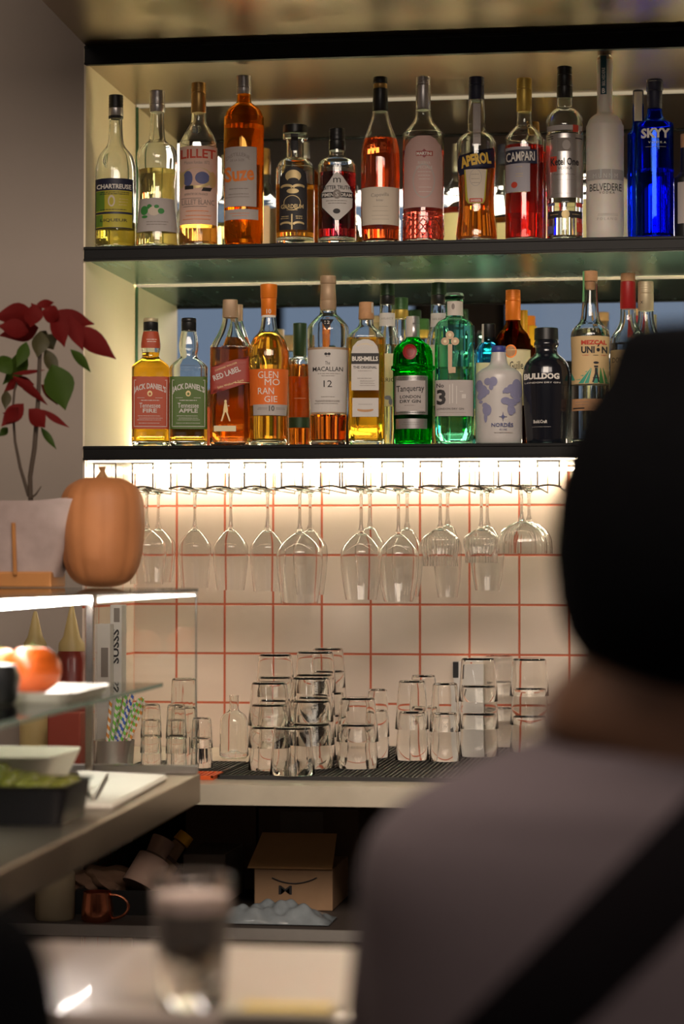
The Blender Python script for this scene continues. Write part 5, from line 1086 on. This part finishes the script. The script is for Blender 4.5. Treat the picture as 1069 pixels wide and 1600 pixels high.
tilt_bottle((228, 1384, -.60), (292, 1304, -.56), [(0, .50, .030, .026, 0, 'bottle_body'), (.50, .56, .026, .026, 1, 'band'), (.56, .82, .016, .013, 0, 'neck'), (.84, 1.0, .016, .015, 2, 'cap')], [K['cardboard'], K['cardboard_dark'], K['yellow_cap']], 'bottle with yellow cap lying tilted in the black crate')
tilt_bottle((218, 1386, -.66), (256, 1312, -.62), [(0, .6, .034, .030, 0, 'bottle_body'), (.6, .66, .030, .020, 1, 'band'), (.66, 1.0, .019, .022, 0, 'neck')], [K['wrap_pink'], K['cardboard_dark']], 'pinkish cloth-wrapped bottle tilted in the crate, left of the yellow cap')
bm = bmesh.new(); bmesh.ops.create_icosphere(bm, subdivisions=4, radius=.05)
for v in bm.verts:
    n_ = v.co.normalized(); v.co += n_*.006*(math.sin(n_.x*9+n_.z*5)+math.sin(n_.y*11+1)); v.co.z *= .55; v.co.x *= 1.3
pq = P(165, 1378, -.60); setp(obj('paper_bundle', bm, K['meat_brown'], None, True, loc=(pq.x, -.60, pq.z)), label='crumpled brown bundle in the crate, left of the wrapped bottles', category='bundle')
# copper mug
pm = P(152, 1450, YCF+.075); tb = thing('copper_mug', 'small copper mug with curved handle in front of the black crate', 'mug', (pm.x, pm.y, zsh+.0006)); m = depth(pm)/F
COP = pmat('copper', (0.62, 0.22, 0.12), .22, 1.0)
bm = bmesh.new(); h_ = 46*m; rings(bm, [sec(r*m, r*m, 2, z*m, 32) for z, r in ((0, 22), (4, 25), (20, 25), (44, 22), (46, 22.5), (46, 21.3), (3, 20))]); obj('mug_body', bm, COP, tb, True)
bm = bmesh.new(); tube(bm, [(.024*math.cos(a_)*1.3+22*m, 0, h_*.5+.021*math.sin(a_)) for a_ in [math.pi/2-math.pi*q/12 for q in range(13)]], .0026, 8); obj('handle', bm, COP, tb, True)
pm = P(86, 1450, YCF+.09)
m = depth(pm)/F; bm = bmesh.new(); lathe(bm, [(0, 29*m), (.004, 31*m), (72*m, 31*m), (80*m, 20*m), (84*m, 8*m), (100*m, 3*m)], 28); mk('opaque_tan', (0.30, 0.24, 0.15), .5)
setp(obj('squeeze_bottle', bm, K['opaque_tan'], None, True, loc=(pm.x, pm.y, zsh+.0006)), label='dusty tan squeeze bottle under the service counter, left of the copper mug', category='sauce bottle')
# plastic bag
bm = bmesh.new(); bmesh.ops.create_grid(bm, x_segments=60, y_segments=24, size=1)
pg = P(428, 1440, YCF+.12)
for v in bm.verts:
    x, y = v.co.x, v.co.y; e = max(0, (1-abs(x)**3))*max(0, 1-abs(y)**3)
    v.co = Vector((x*.105, y*.05, .001+e*(.026+.006*math.sin(5*x+4*y)+.004*math.sin(11*x-6*y)+.0025*math.sin(19*x+9*y))))
bmesh.ops.solidify(bm, geom=bm.faces[:], thickness=.0008)
setp(obj('plastic_bag', bm, pmat('bag_film', (0.22, 0.25, 0.27), .25, nscale=30, noise=.5, coat=.5), None, True, loc=(pg.x, pg.y, zsh+.002)), label='crumpled translucent plastic bag lying on the storage shelf', category='bag')

# ------------------------------------------------------------------ foreground bar, glass, card
ZF = 0.92
yf = PZ(300, 1474, ZF).y; yn = CAM.y+1.87
mk('bar_marble', (0.27, 0.225, 0.20), .30, nscale=4, noise=.1, coat=.12)
t = thing('bar_table', 'pale polished bar table in the blurred foreground', 'table', (0, yf, 0))
obj('table_top', bx(-1.6, .9, yn-yf, 0, ZF-.035, ZF, .003), K['bar_marble'], t)
obj('pedestal', bx(-.9, -.8, (yn-yf)*.6, (yn-yf)*.4, 0.02, ZF-.036), K['black_iron'], t); obj('pedestal', bx(.45, .55, (yn-yf)*.6, (yn-yf)*.4, 0.02, ZF-.036), K['black_iron'], t)
obj('foot_plate', bx(-1.0, .65, (yn-yf)*.7, (yn-yf)*.3, 0, .0195), K['black_iron'], t)
pg = PZ(288, 1583, ZF); m = depth(pg)/F; zz2 = lambda y: (1583-y)*m
t = thing('water_glass', 'blurred half-full glass of dark drink on the foreground bar', 'glass', (pg.x, pg.y+.03, ZF+.0006))
H_ = 205*m; r0_, r1_ = 50*m, 66*m
bm = bmesh.new(); rings(bm, [sec(r, r, 2, z, 40) for z, r in ((0, r0_*.96), (.001, r0_), (H_*.5, (r0_+r1_)/2), (H_-.001, r1_), (H_, r1_-.0008), (H_-.001, r1_-.002), (H_*.5, (r0_+r1_)/2-.002), (.010, r0_-.003), (.009, r0_*.5))]); obj('glass_body', bm, GLT, t, True)
bm = bmesh.new(); mk('cola', (0.10, 0.085, 0.075), .3); z0_, z1_ = zz2(1488), zz2(1432)
rr_ = lambda z: r0_+(r1_-r0_)*z/H_-.0012
rings(bm, [sec(rr_(z), rr_(z), 2, z, 40) for z in (z0_, (z0_+z1_)/2, z1_)]); obj('paper_band', bm, K['cola'], t, True)
bm = bmesh.new(); rings(bm, [sec(rr_(z)-.0003, rr_(z)-.0003, 2, z, 40) for z in (z1_+.0005, zz2(1406))]); mk('foam', (0.50, 0.40, 0.36), .6); obj('foam', bm, K['foam'], t, True)
bm = bmesh.new(); rings(bm, [sec(rr_(z)-.0006, rr_(z)-.0006, 2, z, 40) for z in (.0105, z0_-.0005)]); obj('liquid', bm, liq('water', (.9, .88, .86)), t, True)
pa = PZ(440, 1580, ZF); mk('card_yellow', (0.62, 0.42, 0.05), .6); mk('card_pale', (0.42, 0.38, 0.30), .6)
t = setp(obj('menu_card', bx(-.045, .045, -.03, .03, 0, .004, .001), K['card_pale'], None, loc=(pa.x, pa.y, ZF+.0006)), label='pale card with a yellow stripe lying blurred on the foreground bar', category='card')
obj('yellow_stripe', bx(-.03, .042, -.018, .004, .0041, .005), K['card_yellow'], t)

# ------------------------------------------------------------------ people
mk('skin', (0.42, 0.22, 0.13), .5, sss=.15); mk('hair_brown', (0.10, 0.045, 0.022), .6, nscale=90, noise=.4); mk('coat_grey', (0.078, 0.060, 0.067), .95, nscale=160, noise=.12); mk('wool_black', (0.003, 0.003, 0.0035), 1.0, nscale=120, noise=.4, bump=.5, spec=.02)
mk('strap_black', (0.006, 0.005, 0.006), .9, spec=.05); mk('trousers', (0.03, 0.03, 0.045), .9); mk('shoe', (0.03, 0.02, 0.02), .5); mk('eye_white', (.7, .68, .65), .3); mk('eye_dark', (.02, .012, .01), .2); mk('lip', (0.36, 0.12, 0.09), .5)
def skin_mesh(name, verts, edges, radii, mat, parent, root=0, sub=1):
    me = bpy.data.meshes.new(name); me.from_pydata([tuple(v) for v in verts], edges, []); o = bpy.data.objects.new(name, me); C.objects.link(o)
    md = o.modifiers.new('skin', 'SKIN'); md.use_smooth_shade = True; md.branch_smoothing = .6
    sv = me.skin_vertices[0].data
    for i, r in enumerate(radii): sv[i].radius = (r, r) if not isinstance(r, tuple) else r; sv[i].use_root = (i == root)
    s2 = o.modifiers.new('sub', 'SUBSURF'); s2.levels = sub+1; s2.render_levels = sub+1
    me.materials.append(mat)
    dg = bpy.context.evaluated_depsgraph_get(); dg.update(); ev = o.evaluated_get(dg)
    nm = bpy.data.meshes.new_from_object(ev); nm.name = name; o.modifiers.clear(); o.data = nm; bpy.data.meshes.remove(me)
    for p in nm.polygons: p.use_smooth = True
    o.parent = parent; return o
def person(loc, rz, label, headz, sh_hw, coatm, hatm, strap=True):
    """seated figure seen from behind; local -Y is the back, +Y the direction faced; headz = height of the hat top"""
    t = thing('person', label, 'person', loc, rz)
    hc = headz-.115; sz = headz-.315; hip = sz-.47; V, E_, Rr = [], [], []
    def v(x, y, z, r, par=None):
        V.append((x, y, z)); Rr.append(r)
        if par is not None: E_.append((par, len(V)-1))
        return len(V)-1
    r0 = v(0, 0, hip, .13); s1_ = v(0, 0, hip+.14, .12, r0); s2_ = v(0, -.005, hip+.30, .135, s1_); s3_ = v(0, 0, sz-.02, .10, s2_)
    nk = v(0, .01, sz+.06, .055, s3_); hd0 = v(0, .02, hc-.075, .06, nk); hd1 = v(0, .015, hc-.01, .086, hd0); hd2 = v(0, .01, hc+.05, .075, hd1)
    chin = v(0, .075, hc-.095, .028, hd0)
    for sg in (-1, 1):
        a = v(sg*(sh_hw-.075), 0, sz-.04, .055, s3_); el = v(sg*(sh_hw-.045), .05, sz-.32, .040, a); wr = v(sg*(sh_hw-.10), .27, sz-.30, .026, el)
        pl = v(sg*(sh_hw-.11), .32, sz-.305, .030, wr); pe = v(sg*(sh_hw-.115), .355, sz-.31, .026, pl)
        for k, (dx, ln, cr) in enumerate(((-.024, .062, .012), (-.008, .072, .016), (.008, .066, .016), (.023, .050, .012))):
            k0 = v(sg*(sh_hw-.115)+dx, .375, sz-.308, .0085, pe); k1 = v(sg*(sh_hw-.115)+dx*1.1, .375+ln*.55, sz-.310-cr*.4, .008, k0); v(sg*(sh_hw-.115)+dx*1.12, .375+ln, sz-.318-cr, .0068, k1)
        k0 = v(sg*(sh_hw-.11)-sg*.035, .335, sz-.312, .0105, pl); v(sg*(sh_hw-.11)-sg*.052, .37, sz-.322, .0085, k0)
        th = v(sg*.09, .04, hip-.02, .085, r0); kn = v(sg*.11, .42, hip-.01, .06, th); ak = v(sg*.11, .40, hip-.40, .038, kn); v(sg*.11, .52, hip-.44, .035, ak)
    skin_mesh('body', V, E_, Rr, K['skin'], t)
    # face
    for sg in (-1, 1):
        bm = bmesh.new(); bmesh.ops.create_uvsphere(bm, u_segments=16, v_segments=10, radius=.012); e = obj('eye', bm, K['eye_white'], t, True, loc=(sg*.032, .086, hc-.012))
        bm = bmesh.new(); bmesh.ops.create_uvsphere(bm, u_segments=12, v_segments=8, radius=.006); obj('iris', bm, K['eye_dark'], e, True, loc=(0, .0085, 0))
        bm = bmesh.new(); tube(bm, [(sg*.085, .015, hc-.045), (sg*.095, .0, hc-.02), (sg*.096, -.008, hc+.008), (sg*.086, .004, hc+.014)], [.007, .009, .009, .005], 8); obj('ear', bm, K['skin'], t, True)
    bm = bmesh.new(); tube(bm, [(0, .088, hc+.005), (0, .102, hc-.025), (0, .112, hc-.045), (0, .095, hc-.052)], [.007, .009, .012, .006], 10); obj('nose', bm, K['skin'], t, True)
    bm = bmesh.new(); tube(bm, [(-.024, .088, hc-.074), (0, .101, hc-.072), (.024, .088, hc-.074)], [.003, .007, .003], 8); obj('mouth', bm, K['lip'], t, True)
    return t, hc, sz, hip
DP = 1.62
base = PD(1110, 900, DP); rzp = math.atan2(CAM.x-base.x, base.y-CAM.y)
mw = DP/F; zc = lambda y: CAM.z+(889-y)*mw
pt, hc, sz, hip = person((base.x, base.y, 0), rzp, 'person seen from behind in black beanie and grey coat with a black shoulder strap', zc(506), .262, None, None)
SIL = [(1600, 300), (1460, 300)]
# beanie
bn = [(1046, 176), (1015, 205), (984, 225), (935, 239), (865, 246), (781, 240), (711, 222), (641, 197), (592, 163), (545, 148), (522, 138), (508, 116), (503, 60), (502, 8)]
bm = bmesh.new(); N = 64; R = []
for y, hw in bn:
    R.append([(x*(1), yy-.012, zc(y)+.014*(yy/.12)) for x, yy, _ in sec(hw*mw, min(.118, hw*mw*1.08), 2.1, 0, N)])
rings(bm, R); obj('beanie', bm, K['wool_black'], pt, True)
# hair below the beanie
hr = [(1180, 215), (1150, 262), (1125, 268), (1095, 262), (1060, 232), (1030, 205), (1000, 190)]
bm = bmesh.new(); R = []
for y, hw in hr:
    R.append([(x*(1+.02*math.sin(9*math.atan2(yy, x))), yy-.02, zc(y)) for x, yy, _ in sec(hw*mw, .072, 2.2, 0, N)])
rings(bm, R); obj('hair', bm, K['hair_brown'], pt, True)
# coat: one garment, rings from hem to collar following the shoulders
ct = [(1900, 480, .15), (1750, 520, .15), (1620, 540, .14), (1480, 546, .135), (1390, 552, .13), (1330, 542, .125), (1290, 520, .12), (1250, 478, .115), (1215, 415, .105), (1185, 350, .095), (1162, 290, .085), (1145, 240, .078), (1130, 215, .074)]
ctp = [(zc(y), hw*mw, d, 2.5) for y, hw, d in ct]
bm = bmesh.new(); R = [[(x, yy, z) for x, yy, _ in sec(a*.0+a, b_, n_, 0, N)] for z, a, b_, n_ in smoothprof(ctp, 3)]
rings(bm, R, True, True, False); obj('coat', bm, K['coat_grey'], pt, True)
for sg in (-1, 1):
    bm = bmesh.new(); tube(bm, [(sg*.185, .0, zc(1300)), (sg*.197, .012, zc(1400)), (sg*.205, .03, zc(1600)), (sg*.205, .06, .835), (sg*.185, .16, .822), (sg*.165, .245, .828)], [.030, .046, .050, .052, .046, .040], 20); obj('sleeve', bm, K['coat_grey'], pt, True)
# strap over the back
bm = bmesh.new(); pv = None
for i in range(25):
    u = i/24; px1, py1 = 1222-(1222-700)*u, 1163+(1690-1163)*u
    z = zc(py1); a, b_, n_ = interp(sorted(ctp), z); x = (px1-1110)*mw; q = min(.99, abs(x)/a); y = -b_*(1-q**n_)**(1/n_)-.004
    dx, dz = .020, .0195
    row = [bm.verts.new((x-dx, y, z+dz)), bm.verts.new((x, y-.003, z)), bm.verts.new((x+dx, y, z-dz)), bm.verts.new((x+dx, y+.003, z-dz)), bm.verts.new((x-dx, y+.003, z+dz))]
    if pv:
        for k in range(5): bm.faces.new((pv[k], pv[(k+1) % 5], row[(k+1) % 5], row[k]))
    pv = row
bmesh.ops.recalc_face_normals(bm, faces=bm.faces); obj('shoulder_strap', bm, K['strap_black'], pt, True)
bm = bmesh.new(); rings(bm, [sec(.19, .13, 2.4, hip-.12, 40, 0, .02), sec(.2, .14, 2.4, hip, 40, 0, .01), sec(.2, .135, 2.4, hip+.1, 40)]); 
for sg in (-1, 1): tube(bm, [(sg*.09, .06, hip-.01), (sg*.11, .40, hip-.0), (sg*.11, .42, hip-.06), (sg*.11, .40, hip-.36)], [.095, .075, .07, .055], 18)
obj('trousers', bm, K['trousers'], pt, True)
for sg in (-1, 1):
    bm = bmesh.new(); box(bm, sg*.11-.045, sg*.11+.045, .34, .58, hip-.475, hip-.40, .02); obj('shoe', bm, K['shoe'], pt, True)
def stool(loc, h, label):
    t = thing('bar_stool', label, 'stool', loc); bm = bmesh.new(); lathe(bm, [(h-.04, .16), (h-.035, .17), (h-.01, .17), (h, .155)], 36); obj('seat', bm, K['black_plastic'], t, True)
    for k in range(4):
        a_ = k*math.pi/2+.78; bm = bmesh.new(); tube(bm, [(.11*math.cos(a_), .11*math.sin(a_), h-.041), (.19*math.cos(a_), .19*math.sin(a_), 0)], .012, 10); obj('leg', bm, K['black_iron'], t, True)
    bm = bmesh.new(); tube(bm, [(.165*math.cos(q/24*6.2832), .165*math.sin(q/24*6.2832), .2) for q in range(25)], .008, 8, False); obj('foot_ring', bm, K['black_iron'], t, True)
stool((base.x, base.y, 0), hip-.125, 'black bar stool under the person in the grey coat')
# dark-clothed shoulder at the lower left
DQ = 1.30
b2 = PD(-330, 1500, DQ)
m2 = DQ/F; z2 = lambda y: CAM.z+(889-y)*m2
pt2, hc2, sz2, hip2 = person((b2.x, b2.y, 0), math.atan2(CAM.x-b2.x, b2.y-CAM.y), 'person in black jacket, only a shoulder showing at the lower left corner', z2(1390)+.30, .16, None, None)
ct = [(2100, 360, .12), (1800, 405, .12), (1640, 422, .115), (1560, 415, .11), (1500, 400, .105), (1460, 378, .10), (1435, 345, .092), (1420, 300, .085), (1408, 240, .075), (1396, 180, .068), (1385, 170, .065)]
ctp2 = smoothprof([(z2(y), hw*m2, d, 2.5) for y, hw, d in ct], 3)
bm = bmesh.new(); rings(bm, [sec(a, b_, n_, z, N) for z, a, b_, n_ in ctp2], True, True, False) if False else rings(bm, [sec(a, b_, n_, z, N) for z, a, b_, n_ in sorted(ctp2)])
obj('jacket', bm, K['wool_black'], pt2, True)
bm = bmesh.new(); rings(bm, [[(x, y-.015, z) for x, y, _ in sec(r, r*1.1, 2, 0, 40)] for z, r in ((hc2-.06, .07), (hc2-.02, .096), (hc2+.04, .1), (hc2+.09, .075), (hc2+.115, .03), (hc2+.118, .004))]); obj('hair', bm, K['hair_brown'], pt2, True)
bm = bmesh.new(); 
for sg in (-1, 1): tube(bm, [(sg*.09, .02, hip2), (sg*.11, .40, hip2), (sg*.11, .42, hip2-.06), (sg*.11, .40, hip2-.36)], [.095, .075, .07, .055], 18)
obj('trousers', bm, K['trousers'], pt2, True)
stool((b2.x, b2.y, 0), hip2-.13, 'black bar stool under the person in the black jacket')
